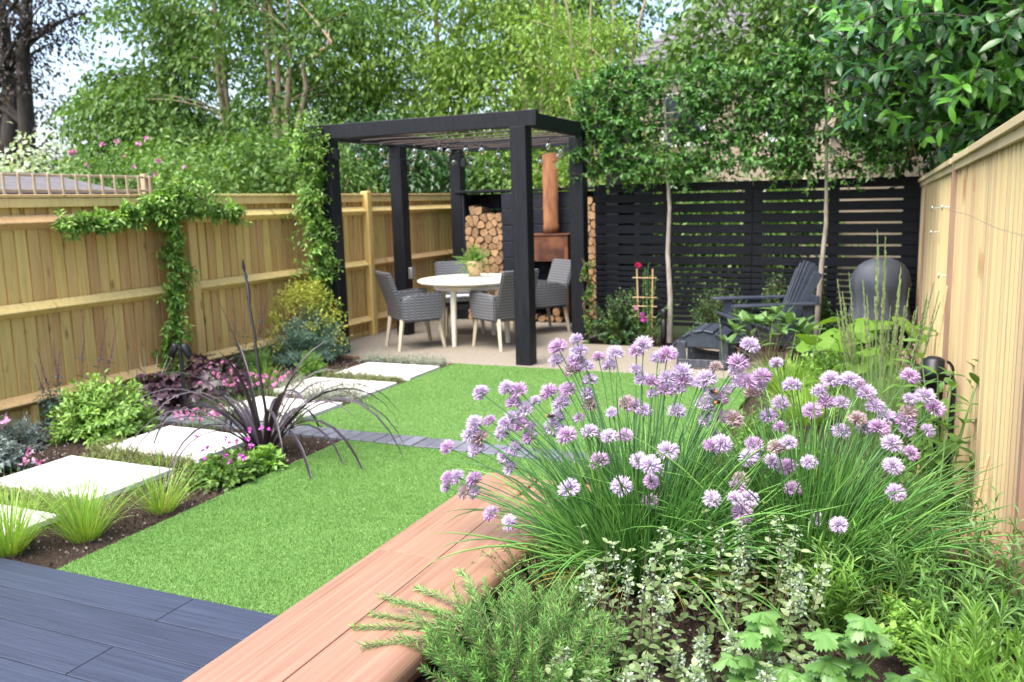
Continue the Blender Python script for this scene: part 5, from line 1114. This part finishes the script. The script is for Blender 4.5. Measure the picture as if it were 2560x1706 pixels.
# phormium with strap leaves, each leaf a part
t = thing('phormium', 'bronze strap leaved plant arching over the slabs and near lawn', 'plant', (-3.78, 4.36, 0))
spec = []
for k in range(30):
    a = k*2.399+rng.normal(0, .2); q = rng.random()
    spec.append((a, .15+.85*q**.8, rng.uniform(.60, .95)*(0.75+.35*q), 0.9+1.9*q**1.3))
spec += [(0.10, .80, 1.05, 1.9), (0.55, .75, 1.0, 2.1), (-.15, .9, .95, 2.3), (0.9, .7, .95, 1.7), (3.2, .8, .95, 2.2), (3.6, .85, .95, 2.1), (2.7, .75, .9, 2.0), (-0.5, .85, .85, 2.4), (4.0, .9, .9, 2.2)]
for (a, sp_, L, dr) in spec:
    nb = NB(); s = np.array([[-math.sin(a), math.cos(a), 0]])
    Cv = grow(np.array([[math.cos(a)*.06*sp_, math.sin(a)*.06*sp_, 0]]), np.array([[math.cos(a)*sp_*.85, math.sin(a)*sp_*.85, 1.]])+rng.normal(0, .06, (1, 3)), L*1.3, 12, dr*1.6, .012); Cv[..., 2] = np.maximum(Cv[..., 2], .012)
    ribbons(nb, Cv, (.030*rng.uniform(.75, 1.15)*np.array([.8, .95, 1, 1, 1, .97, .92, .85, .72, .55, .32, .04]))[None], s+rng.normal(0, .15, (1, 3)), rng.random(), .22); nb.obj('leaf', 'lf_phorm', t)
nb = NB(); c = np.array([[.03, .02, 0], [.0, .03, .35], [-.06, .06, .75], [-.12, .10, 1.05], [-.17, .14, 1.24]]); cc = path(c, 14, .004); tubes(nb, cc[None], np.interp(np.arange(14), [0, 9, 10, 13], [.011, .009, .013, .004])[None], 7, rng.random())
leaves(nb, cc[[9, 10, 11, 12, 12]], unit(cc[[10, 11, 12, 13, 13]]-cc[[9, 10, 11, 12, 12]])+rng.normal(0, .12, (5, 3)), rdir(5), .11, .022, .4); nb.obj('flower_stalk', 'lf_phorm', t)

# ------------------------------------------------------------------ border in front of the slatted screen
g = 'evergreen shrubs below the slatted screen'
for loc, r, lab in [((-2.86, 9.42, 0), (.48, .26, .62), 'glossy dark shrub with fresh green tips beside the right pergola post'), ((-1.74, 9.55, 0), (.46, .26, .72), 'glossy dark shrub behind the footstool'),
                    ((-1.14, 9.62, 0), (.30, .22, .80), 'dark shrub with fresh shoots behind the lounge chair arm'), ((-.80, 9.66, 0), (.28, .2, .84), 'dark shrub with fresh shoots beside the curved tree trunk'), ((-0.42, 9.5, 0), (.32, .25, .42), 'low dark shrub beside the covered barbecue')]:
    bush('evergreen_shrub', lab, 'shrub', loc, r, 150, 20, .046, .026, 'lf_dark', group=g, uplook=.25, tip=.2, rj=(0, .75))
    o = bush('x', '', '', loc, (r[0]*.7, r[1]*.8, r[2]*1.02), 26, 16, .042, .018, 'lf_bright', uplook=.4) if r[2] > .5 else None
    if o is not None:
        p = [x for x in C.objects if x.get('label') == lab][0]
        for ch in list(o.children): ch.name = 'new_shoots' if ch.name.startswith('foliage') else 'shoot_stems'; ch.parent = p
        bpy.data.objects.remove(o)
t = thing('climbing_rose', 'young climbing rose with crimson bloom on a bamboo ladder', 'rose', (-2.52, 9.36, 0))
nb = NB(); tubes(nb, np.array([[[-.10, 0, 0], [-.12, 0, .84]], [[.05, 0, 0], [.06, 0, .84]]]), np.full((2, 2), .009), 6)
for z in (.30, .42, .52, .74): tubes(nb, np.array([[[-.17, -.01, z], [.11, -.01, z]]]), np.full((1, 2), .006), 5)
nb.obj('bamboo_frame', 'bamboo', t)
nb = NB(); Cv = grow(rng.normal(0, .05, (16, 3))*[1, .5, 0], rdir(16, 3.)*[1, .5, 1], rng.uniform(.4, .9, 16), 7, .2, .08); tubes(nb, Cv, np.full((1, 7), .003), 4); nb.obj('stems', 'stem_green', t)
nb = NB(); stem_leaves(nb, Cv, 16, .05, .032, 1., .15, 1., taper=.2, uplook=.2); nb.obj('leaves', 'lf_mid', t, 'stuff')
for p, m_, s in (((-.09, -.04, .88), 'fl_red', .05), ((-.05, -.05, .33), 'fl_magenta', .045), ((-.03, -.05, .27), 'fl_magenta', .045), ((-.12, -.05, .40), 'fl_pink', .03)):
    nb = NB(); leaves(nb, np.repeat(np.array([p]), 26, 0)+rng.normal(0, .008, (26, 3)), rdir(26, .5), rdir(26, .7), s*.72, s*.65, rng.random(26)); nb.obj('bloom', m_, t)
# right hand border
t = thing('hydrangea', 'broad leaved hydrangea in front of the lounge chair', 'shrub', (-1.02, 8.02, 0))
nb = NB(); n = 20; a = np.arange(n)*2.399; q = np.sqrt((np.arange(n)+.5)/n); tip = np.stack([np.cos(a)*q*.42, np.sin(a)*q*.26, .56-.26*q**2+rng.normal(0, .04, n)], 1)
tt = np.linspace(0, 1, 6)[None, :, None]; Cv = tip[:, None]*tt*np.array([1, 1, 1])+np.array([0, 0, .12])*tt*(1-tt); tubes(nb, Cv, np.full((1, 6), .005), 5); nb.obj('stems', 'stem_brown', t)
hm = []
for v in range(4):
    nb = NB(); leaves(nb, [[0, 0, 0]], [[1, 0, 0.05]], [[0, 0, 1]], .17, .078, rng.uniform(.2, .9), 'h', .18+.06*v); hm.append(nb.mesh('leaf')); hm[-1].materials.append(M['lf_hydrangea'])
for k in range(n):
    for j in range(6):
        ph = j*math.pi/3+a[k]; o = mobj('leaf', hm[(k+j) % 4], None, t, tuple(tip[k]-np.array([0, 0, .02*(j//2)+.0]))); o.rotation_euler = (0, -R_(rng.uniform(5, 50)) if j < 5 else -1.1, ph); s = rng.uniform(.65, 1.1); o.scale = (s, s, s)
t = thing('lime_leaved_plant', 'lime green broad leaved plant beside the barbecue and tall grass', 'shrub', (-.13, 6.9, 0))
n = 46; P = np.stack([rng.uniform(-.44, .36, n), rng.uniform(-.6, .6, n), rng.uniform(.10, .72, n)], 1)
nb = NB(); tubes(nb, np.stack([P*[.5, .6, 0], P*[.75, .8, .6], P], 1), np.full((1, 3), .004), 4); nb.obj('stems', 'stem_green', t)
hm = []
for v in range(4):
    nb = NB(); m_ = 16; aa = np.linspace(0, 2*np.pi, m_, endpoint=False); rr = .085*(1+.22*np.cos(3*aa)+.05*(np.arange(m_) % 2)); rr[m_//2] *= .35
    V = np.concatenate([[[.02, 0, .012]], np.stack([rr*np.cos(aa)+.06, rr*np.sin(aa), -.25*np.abs(rr*np.sin(aa))*.4-.4*(rr*np.cos(aa))**2*3], 1)]); nb.add(V, [(0, k+1, (k+1) % m_+1) for k in range(m_)], rng.random()*.7+.1, True); hm.append(nb.mesh('leaf')); hm[-1].materials.append(M['lf_limeplant'])
for k in range(n):
    o = mobj('leaf', hm[k % 4], None, t, tuple(P[k])); o.rotation_euler = (rng.normal(0, .3), rng.uniform(.1, .7), rng.uniform(0, 6.28)); s = rng.uniform(.75, 1.35); o.scale = (s, s, s)
bush('perennial', 'small leaved bright perennial under the lime green leaves', 'plant', (-.42, 7.4, 0), (.45, .7, .42), 130, 14, .05, .028, 'lf_bright', uplook=.2, stems='stem_green')
bush('perennial', 'leafy green perennial at the foot of the right fence beyond the lantern', 'plant', (.05, 6.1, 0), (.30, .8, .40), 150, 14, .05, .030, 'lf_mid', uplook=.2, stems='stem_green')
nb = NB()
t = [x for x in C.objects if str(x.get('label', '')).startswith('leafy green perennial')][0]
for p in ((.02, .5, .46), (.05, .55, .40), (.1, .6, .5), (.06, .45, .36)): leaves(nb, np.repeat(np.array([p]), 14, 0)+rng.normal(0, .02, (14, 3))*[.6, .6, 1.6], rdir(14), rdir(14), .02, .014, rng.random(14))
nb.obj('flowers', 'fl_pink', t, 'stuff')
grassy('ornamental_grass', 'soft bright grass clump between hydrangea and lawn', 'grass', (-.78, 7.25, 0), 360, .34, .006, 'lf_grass', .9, .8, .14)
grassy('ornamental_grass', 'soft bright grass clump nearer the raised bed', 'grass', (-.55, 6.3, 0), 300, .34, .006, 'lf_grass', .9, .8, .14)
bush('silver_perennial', 'tiny pale leaved edging plant below the hydrangea', 'plant', (-1.02, 7.66, 0), (.25, .10, .13), 70, 12, .022, .014, 'lf_silver', uplook=.2)
for (x, y, lab) in [(-.75, 5.4, 'low leafy edging plant on the lawn edge behind the chives'), (-.3, 4.6, 'low leafy plant behind the right chive clump'), (-.75, 3.9, 'low leafy plant just behind the end of the raised bed')]:
    bush('perennial', lab, 'plant', (x, y, 0), (.34, .5, .30), 120, 14, .045, .028, 'lf_mid', uplook=.2, stems='stem_green')
# feather reed grass with upright plumes
t = thing('feather_reed_grass', 'tall upright feather grass with slim seed plumes near the fence corner', 'grass', (-.06, 5.55, 0))
grassy('', '', '', None, 420, .62, .006, 'lf_feather', .42, .9, .14, parent=t, part='blades', up=1.5)
n = 34; a = rng.uniform(0, 6.28, n); q = np.sqrt(rng.random(n)); base = np.stack([np.cos(a)*q*.11, np.sin(a)*q*.12, np.zeros(n)], 1); h = rng.uniform(.78, 1.16, n)+.24*(1-q)
d = np.stack([np.cos(a)*q*.20, np.sin(a)*q*.16, np.ones(n)], 1); Cv = grow(base, d, h, 8, .06, .01)
nb = NB(); tubes(nb, Cv, np.full((1, 8), .0022), 4, rng.random(n)); nb.obj('culms', 'lf_feather', t)
for k in range(n):
    nb = NB(); m_ = 70; p, T = at_curve(Cv[k:k+1], np.linspace(.60, 1, m_)[None]); w_ = np.interp(np.arange(m_), [0, 20, 69], [.03, .038, .015]); leaves(nb, p[0], T[0]+rdir(m_)*.30, rdir(m_), w_, w_*.33, rng.random(m_)); nb.obj('plume', 'lf_plume', t)
for (x, y, zz) in [(-1.05, 6.9, .0), (-.92, 6.9, 0)]:
    pass
t = thing('seed_grass', 'three thin grass spikes standing in front of the hydrangea', 'grass', (-.95, 6.3, 0))
n = 5; Cv = grow(np.stack([np.linspace(-.16, .34, n), rng.normal(0, .05, n), np.zeros(n)], 1), rdir(n, 6.), rng.uniform(.62, .78, n), 8, .05, .01); nb = NB(); tubes(nb, Cv, np.full((1, 8), .002), 4); nb.obj('culms', 'lf_feather', t)
for k in range(n):
    nb = NB(); p, T = at_curve(Cv[k:k+1], np.linspace(.65, 1, 50)[None]); leaves(nb, p[0], T[0]+rdir(50)*.3, rdir(50), .02, .005, rng.random(50)); nb.obj('plume', 'lf_plume', t)
t = thing('tall_perennial', 'leafy upright stems against the right fence beside the black frame', 'plant', (.28, 4.35, 0))
n = 15; Cv = grow(np.stack([rng.normal(-.04, .07, n), rng.normal(0, .28, n), np.zeros(n)], 1), rdir(n, 7.), rng.uniform(.55, .92, n), 8, .1, .02); nb = NB(); tubes(nb, Cv, np.linspace(.005, .003, 8)[None], 5); nb.obj('stems', 'stem_green', t)
nb = NB(); stem_leaves(nb, Cv, 18, .13, .05, 1.05, .1, 1., True, .35, 'h', .25, (.1, .9), .3); nb.obj('leaves', 'lf_mid', t, 'stuff')
o = beam('bamboo_cane', (.22, 3.32, .0), (.335, 3.42, .66), .013, .013, 'bamboo'); tag(o, 'short bamboo cane leaning by the right fence above the herbs', 'cane')
o = beam('bamboo_cane', (.16, 5.2, .0), (.27, 5.35, 1.08), .012, .012, 'bamboo'); tag(o, 'bamboo cane standing behind the feather grass near the brown post', 'cane')

# ------------------------------------------------------------------ herbs in the raised bed
ZS = 0.34
cv_flower = []
for v in range(7):
    nb = NB(); n = 300; d = rdir(n, .15); d = d[d[:, 2] > -.62]; n = len(d); open_ = .85+.15*(v % 3)/2
    base = d*.009; L = .0285*rng.uniform(.8, 1.12, n)*(1-.10*(d[:, 2] < -.3))
    A = unit(d+rng.normal(0, .13, d.shape)); s = unit(np.cross(A, rdir(n))); s2 = np.cross(A, s)
    V = np.stack([base, base+A*(L*.55)[:, None]+s*.0026, base+A*(L*.6)[:, None]+s2*.0023, base+A*(L*.55)[:, None]-s*.0026, base+A*L[:, None]], 1)
    i = np.arange(n)[:, None]*5; F = np.concatenate([i+np.array([q]) for q in ((0, 1, 2), (0, 2, 3), (1, 4, 2), (2, 4, 3), (0, 3, 1), (1, 3, 4))])
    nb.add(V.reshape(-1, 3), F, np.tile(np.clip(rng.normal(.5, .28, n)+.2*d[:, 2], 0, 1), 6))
    me = nb.mesh('flower_head'); me.materials.append(M['fl_chive_pink' if v in (1, 4) else 'fl_chive_old' if v == 6 else 'fl_chive']); cv_flower.append(me)
CL = [np.array([-.74, 2.64, ZS]), np.array([-.24, 2.82, ZS])]
roots = [thing('chive_plant', 'large clump of chives with lilac flower heads leaning over the bench', 'chives', tuple(CL[0]), 0, 'flowering chives in the raised bed'),
         thing('chive_plant', 'clump of chives with lilac flower heads nearest the right fence', 'chives', tuple(CL[1]), 0, 'flowering chives in the raised bed')]
for k, t in enumerate(roots):
    n = 1000; a = rng.uniform(0, 6.28, n); q = np.sqrt(rng.random(n))
    base = np.stack([np.cos(a)*q*.17, np.sin(a)*q*.13, np.full(n, .0)], 1)
    d = np.stack([np.cos(a)*q*.8, np.sin(a)*q*.62, np.ones(n)], 1)+rng.normal(0, .20, (n, 3)); Cv = grow(base, d, rng.uniform(.26, .64, n)*(1-.25*np.clip(-np.sin(a)*q, 0, 1)), 9, rng.uniform(.0, 1.5, n)*(.2+q), .05)
    Cv[..., 2] = np.maximum(Cv[..., 2], .012)
    nb = NB(); tubes(nb, Cv, (np.array([.9, 1, 1, 1, .95, .85, .7, .45, .1])*.0034)[None]*rng.uniform(.75, 1.2, (n, 1)), 4, np.clip(rng.normal(.5, .25, n), 0, 1)); nb.obj('leaves', 'lf_chive', t, 'stuff')
    n = 90; a = rng.uniform(0, 6.28, n); q = np.sqrt(rng.random(n)); d = np.stack([np.cos(a)*q*1.1, np.sin(a)*q*.8, np.full(n, .85)], 1)
    Cv = grow(np.stack([np.cos(a)*q*.15, np.sin(a)*q*.12, np.zeros(n)], 1), d, rng.uniform(.50, .80, n), 11, rng.uniform(.3, 2.2, n)*(.25+.75*q), .055); Cv[..., 2] = np.maximum(Cv[..., 2], .012)
    nb = NB(); tubes(nb, Cv, (np.interp(np.arange(11), [0, 5, 8, 10], [.9, 1, .8, .1])*.0033)[None], 4, rng.uniform(.2, 1, n)); nb.obj('arching_leaves', 'lf_chive', t, 'stuff')
    n = 46; a = rng.uniform(0, 6.28, n); d = np.stack([np.cos(a), np.sin(a), np.full(n, .7)], 1); Cv = grow(np.stack([np.cos(a)*.1, np.sin(a)*.1, np.zeros(n)], 1), d, rng.uniform(.25, .55, n), 9, rng.uniform(.6, 1.8, n), .05); Cv[..., 2] = np.maximum(Cv[..., 2], .01)
    nb = NB(); tubes(nb, Cv, (np.array([.9, 1, 1, 1, .95, .85, .7, .45, .1])*.002)[None], 4, rng.random(n)); nb.obj('dry_leaves', 'lf_yellowed', t, 'stuff')
nbs = [NB(), NB()]
for i, (k, x, y, z) in enumerate(HEADS):
    h = np.array([x, y, z])-CL[k]; a = math.atan2(h[1], h[0])+rng.normal(0, .3); b0 = np.array([math.cos(a)*.10*rng.random(), math.sin(a)*.09*rng.random(), 0])
    m_ = b0*.5+np.array([h[0]*.32, h[1]*.32, h[2]*.62]); tt = np.linspace(0, 1, 9)[:, None]
    cv = b0*(1-tt)**2+2*m_*tt*(1-tt)+h*tt**2; end = unit(cv[-1]-cv[-2])
    nb = NB(); tubes(nb, cv[None], np.linspace(.0027, .0019, 9)[None], 5, rng.random())
    st = nb.obj('flower_stem', 'lf_chivestem', roots[k])
    o = mobj('flower_head', cv_flower[6 if i % 13 == 5 else i % 6], None, st, tuple(h)); s = rng.uniform(.80, 1.06)*(.97 if i % 7 else .72)
    o.rotation_euler = Vector(unit(end+[0, 0, .5]+rng.normal(0, .2, 3))).to_track_quat('Z', 'Y').to_euler(); o.rotation_euler.rotate_axis('Z', rng.uniform(0, 6.28)); o.scale = (s*1.02, s*1.02, s*.92)
# bumblebees on the heads
def bee(p, lab, rz):
    t = thing('bumblebee', lab, 'bee', p, rz)
    for nm, m_, rr, xx in (('abdomen', 'bee_black', (.0085, .0068, .0065), -.006), ('thorax', 'bee_black', (.006, .006, .0058), .006), ('tail', 'bee_orange', (.0045, .0055, .0052), -.0125), ('head', 'bee_black', (.0032, .0036, .0034), .0125)):
        bm = bmesh.new(); bmesh.ops.create_uvsphere(bm, u_segments=12, v_segments=8, radius=1); bmesh.ops.scale(bm, vec=rr, verts=bm.verts); me = bpy.data.meshes.new(nm); bm.to_mesh(me); bm.free(); me.polygons.foreach_set('use_smooth', np.ones(len(me.polygons), bool)); mobj(nm, me, m_, t, (xx, 0, 0))
    for s in (-1, 1):
        nb = NB(); leaves(nb, [[.004, s*.003, .005]], [[-.6, s*.8, .15]], [[0, 0, 1]], .014, .006, .5); nb.obj('wing', 'glass_pane', t)
        nb = NB(); tubes(nb, np.array([[[x_, s*.004, -.003], [x_, s*.009, -.004], [x_*1.2, s*.011, -.010]] for x_ in (.007, .002, -.003)]), np.full((3, 3), .0007), 4); nb.obj('leg', 'bee_black', t)
for p, lab, rz in BEES: bee(p, lab, rz)
def herb(name, lab, cat, loc, n, L, lf, W, mat, stemmat, per=20, spread=.6, r0=.12, droop=.3, opp=False, ang=.9, t0=.1, taper=.2, kind='d', uplook=.5, group=None, K=8, rj=(0, 1), sr=.0016, up=1.0, ry=1.0, tip=0.2):
    t = thing(name, lab, cat, loc, 0, group); a = rng.uniform(0, 6.28, n); q = np.sqrt(rng.random(n))
    base = np.stack([np.cos(a)*q*r0, np.sin(a)*q*r0*ry, np.zeros(n)], 1); d = np.stack([np.cos(a)*q*spread, np.sin(a)*q*spread, np.full(n, up)], 1)+rng.normal(0, .15, (n, 3))
    Cv = grow(base, d, L*rng.uniform(.65, 1.1, n), K, droop*rng.uniform(.4, 1.4, n), .04); Cv[..., 2] = np.maximum(Cv[..., 2], .01)
    nb = NB(); tubes(nb, Cv, np.linspace(sr, sr*.6, K)[None], 4); nb.obj('stems', stemmat, t)
    nb = NB(); stem_leaves(nb, Cv, per, lf, W, ang, t0, 1., opp, taper, kind, .15, rj, uplook, tip); nb.obj('leaves', mat, t, 'stuff')
    return t, Cv
# rosemary sprawling to the bench edge
t, Cv = herb('rosemary', 'sprawling rosemary bush spilling over the bench edge', 'herb', (-.86, 1.94, ZS), 150, .215, .027, .0036, 'lf_rosemary', 'stem_brown', 84, 1.0, .15, -.25, ang=.62, t0=.12, taper=.1, uplook=.6, sr=.0022, tip=.5)
b = np.array([(-.08, .02, .04)]*7); d = np.array([(-1, .5, .62), (-1, .25, .45), (-1, -.1, .42), (-.9, -.55, .55), (-1, -.3, .30), (-.8, .75, .8), (-1, .05, .65)])
Cv = grow(b, d, np.array([.40, .44, .40, .38, .42, .36, .36]), 8, .9, .04); Cv[..., 2] = np.where(Cv[..., 0] < -.15, np.maximum(Cv[..., 2], .118), Cv[..., 2]); nb = NB(); tubes(nb, Cv, np.linspace(.003, .0016, 8)[None], 5); nb.obj('long_stems', 'stem_brown', t)
nb = NB(); stem_leaves(nb, Cv, 150, .027, .0038, .62, .15, 1., taper=.05, uplook=.6, tip_pale=.5); nb.obj('sprawling_needles', 'lf_rosemary', t, 'stuff')
# oregano with pale buds
def oregano(loc, n, L, r0, lab):
    t, Cv = herb('oregano', lab, 'herb', loc, n, L, .031, .020, 'lf_oregano', 'stem_purple', 15, .32, r0, .10, True, 1.15, .12, .25, 'o', .35, 'grey green oregano', sr=.0016, up=1.4)
    nb = NB(); n2 = n//2; tt = np.concatenate([np.linspace(.74, 1, 4)]); p, T = at_curve(Cv[:n2], np.tile(tt, (n2, 1))); clumps(nb, p.reshape(-1, 3), 13, .0068, .0062, .010, .008, 'd', -.3, .5, 1.0); nb.obj('buds', 'lf_oregbud', t, 'stuff')
oregano((-.63, 2.12, ZS), 24, .34, .10, 'pale oregano in front of the left chive clump')
oregano((-.33, 2.36, ZS), 34, .33, .16, 'pale oregano between the right chive clump and the coriander')
oregano((-.60, 1.72, ZS), 34, .17, .16, 'low spreading oregano at the very front beside the rosemary')
oregano((-.30, 2.02, ZS), 40, .15, .18, 'low spreading oregano under the coriander leaves')
# dark thyme under the chives at the bench edge
herb('lemon_thyme', 'dark small leaved herb under the chives by the bench edge', 'herb', (-.98, 2.44, ZS), 90, .20, .013, .009, 'lf_mid', 'stem_brown', 26, .9, .10, .4, True, 1.1, .1)
# tarragons and other narrow leaved herbs at the right
herb('tarragon', 'dense bright narrow leaved tarragon in the near right corner of the bed', 'herb', (.27, 2.08, ZS), 85, .27, .075, .0095, 'lf_tarragon', 'stem_green', 22, .42, .10, .15, ang=.48, t0=.05, uplook=.5)
herb('tarragon', 'tall narrow leaved herb against the right fence at the bed end', 'herb', (.22, 2.70, ZS), 95, .34, .052, .010, 'lf_tarragon2', 'stem_green', 24, .75, .18, .25, ang=.8, t0=.05, uplook=.4)
herb('tarragon', 'light narrow leaved herb between oregano and fence herbs', 'herb', (-.11, 2.56, ZS), 40, .27, .055, .009, 'lf_tarragon', 'stem_green', 20, .5, .10, .25, ang=.7, t0=.05, uplook=.4)
herb('parsley', 'small curly parsley beneath the tall narrow leaved herb', 'herb', (.14, 2.38, ZS), 46, .17, .022, .018, 'lf_bright', 'stem_green', 26, .9, .06, .3, ang=1.0, t0=.55, taper=0, uplook=.1)
# coriander: fan shaped notched leaves, each a part
def fan_leaf(seed, size):
    r = np.random.default_rng(seed); nb = NB(); m_ = 37; a = np.linspace(-1.75, 1.75, m_); lob = .50+.50*np.abs(np.cos(a*1.72))**.7; tooth = 1-.15*(np.arange(m_) % 2); rr = size*lob*tooth*(1-.10*np.abs(a)/1.75)
    out = np.stack([rr*np.cos(a)+size*.12, rr*np.sin(a), .10*size*np.cos(a*5.2)-.22*(rr**2)/size], 1); inn = out*np.array([.5, .5, .4]); inn[:, 2] += .02*size
    V = np.concatenate([[[0, 0, 0]], inn, out]); nb.add(V, [(0, k+1, k+2) for k in range(m_-1)], r.random()*.5+.25, True)
    nb.f.append(np.array([(k+1, m_+k+1, m_+k+2, k+2) for k in range(m_-1)])); nb.r.append(np.full(m_-1, nb.r[0][0])); nb.sm.append(np.full(m_-1, True)); me = nb.mesh('leaf'); me.materials.append(M['lf_coriander']); return me
fans = [fan_leaf(s, .062) for s in range(5)]
def coriander(loc, lab, lv):
    t = thing('coriander', lab, 'herb', loc, 0, 'coriander plants')
    lv = list(lv)+[(x*.8+rng.normal(0, .035), y*.8+rng.normal(0, .03)+.02, z*rng.uniform(.45, .8), s*.8, az+rng.normal(0, 50), tilt) for (x, y, z, s, az, tilt) in lv]
    for (x, y, z, s, az, tilt) in lv:
        nb = NB(); c = np.array([[x*.15, y*.15, 0], [x*.5, y*.5, z*.6], [x, y, z]]); tubes(nb, path(c, 7, .003)[None], np.linspace(.0028, .0018, 7)[None], 5); nb.obj('stem', 'stem_green', t)
    for k, (x, y, z, s, az, tilt) in enumerate(lv):
        for j, (da, off) in enumerate(((0, 0), (1.7, .3), (-1.7, .3)) if s > .85 else ((0, 0),)):
            o = mobj('leaf', fans[(k+j) % 5], None, t, (x, y, z-.004*j)); o.rotation_euler = (rng.normal(0, .2), tilt+rng.normal(0, .12), R_(az)+da); q = s*(1 if j == 0 else .72); o.scale = (q, q, q)
coriander((-0.259, 2.082, 0.34), 'coriander with broad notched leaves in front of the right oregano', [(-0.005, -0.049, 0.26, 1.0, 312.0, 0.4), (-0.023, -0.081, 0.22, 0.9, 272.0, 0.14), (0.015, -0.014, 0.21, 1.0, 207.0, 0.19), (0.031, -0.022, 0.18, 0.8, 257.0, 0.02), (-0.075, -0.048, 0.13, 0.9, 206.0, 0.5), (-0.028, -0.033, 0.11, 1.0, 291.0, 0.12), (0.051, -0.06, 0.13, 1.0, 260.0, 0.49), (0.09, -0.083, 0.13, 0.9, 325.0, 0.42), (-0.055, -0.048, 0.08, 0.8, 254.0, 0.25), (0.0, -0.063, 0.1, 0.7, 294.0, 0.03)])
coriander((-0.07, 2.084, 0.34), 'coriander with the tallest leaf stalk in the middle front of the bed', [(-0.047, -0.101, 0.26, 1.0, 277.0, 0.14), (-0.014, -0.048, 0.22, 0.9, 323.0, 0.03), (-0.038, -0.078, 0.18, 1.1, 295.0, 0.44), (0.036, -0.059, 0.29, 1.0, 231.0, 0.45), (0.063, -0.008, 0.23, 0.8, 322.0, 0.01), (0.005, -0.026, 0.12, 0.9, 299.0, 0.0), (-0.047, -0.047, 0.11, 0.8, 270.0, 0.22), (0.044, -0.028, 0.16, 0.8, 228.0, 0.16)])
coriander((0.074, 2.134, 0.34), 'coriander seedling beside the bright tarragon at the front', [(0.024, -0.068, 0.16, 1.0, 312.0, 0.16), (-0.025, -0.032, 0.12, 0.9, 220.0, 0.35)])

# many thin stems in one part: too fine to pick apart
for o in C.objects:
    if o.type == 'MESH' and o.parent is not None and o.name.split('.')[0] in ('stems', 'long_stems', 'shoot_stems', 'culms'): o['kind'] = 'stuff'
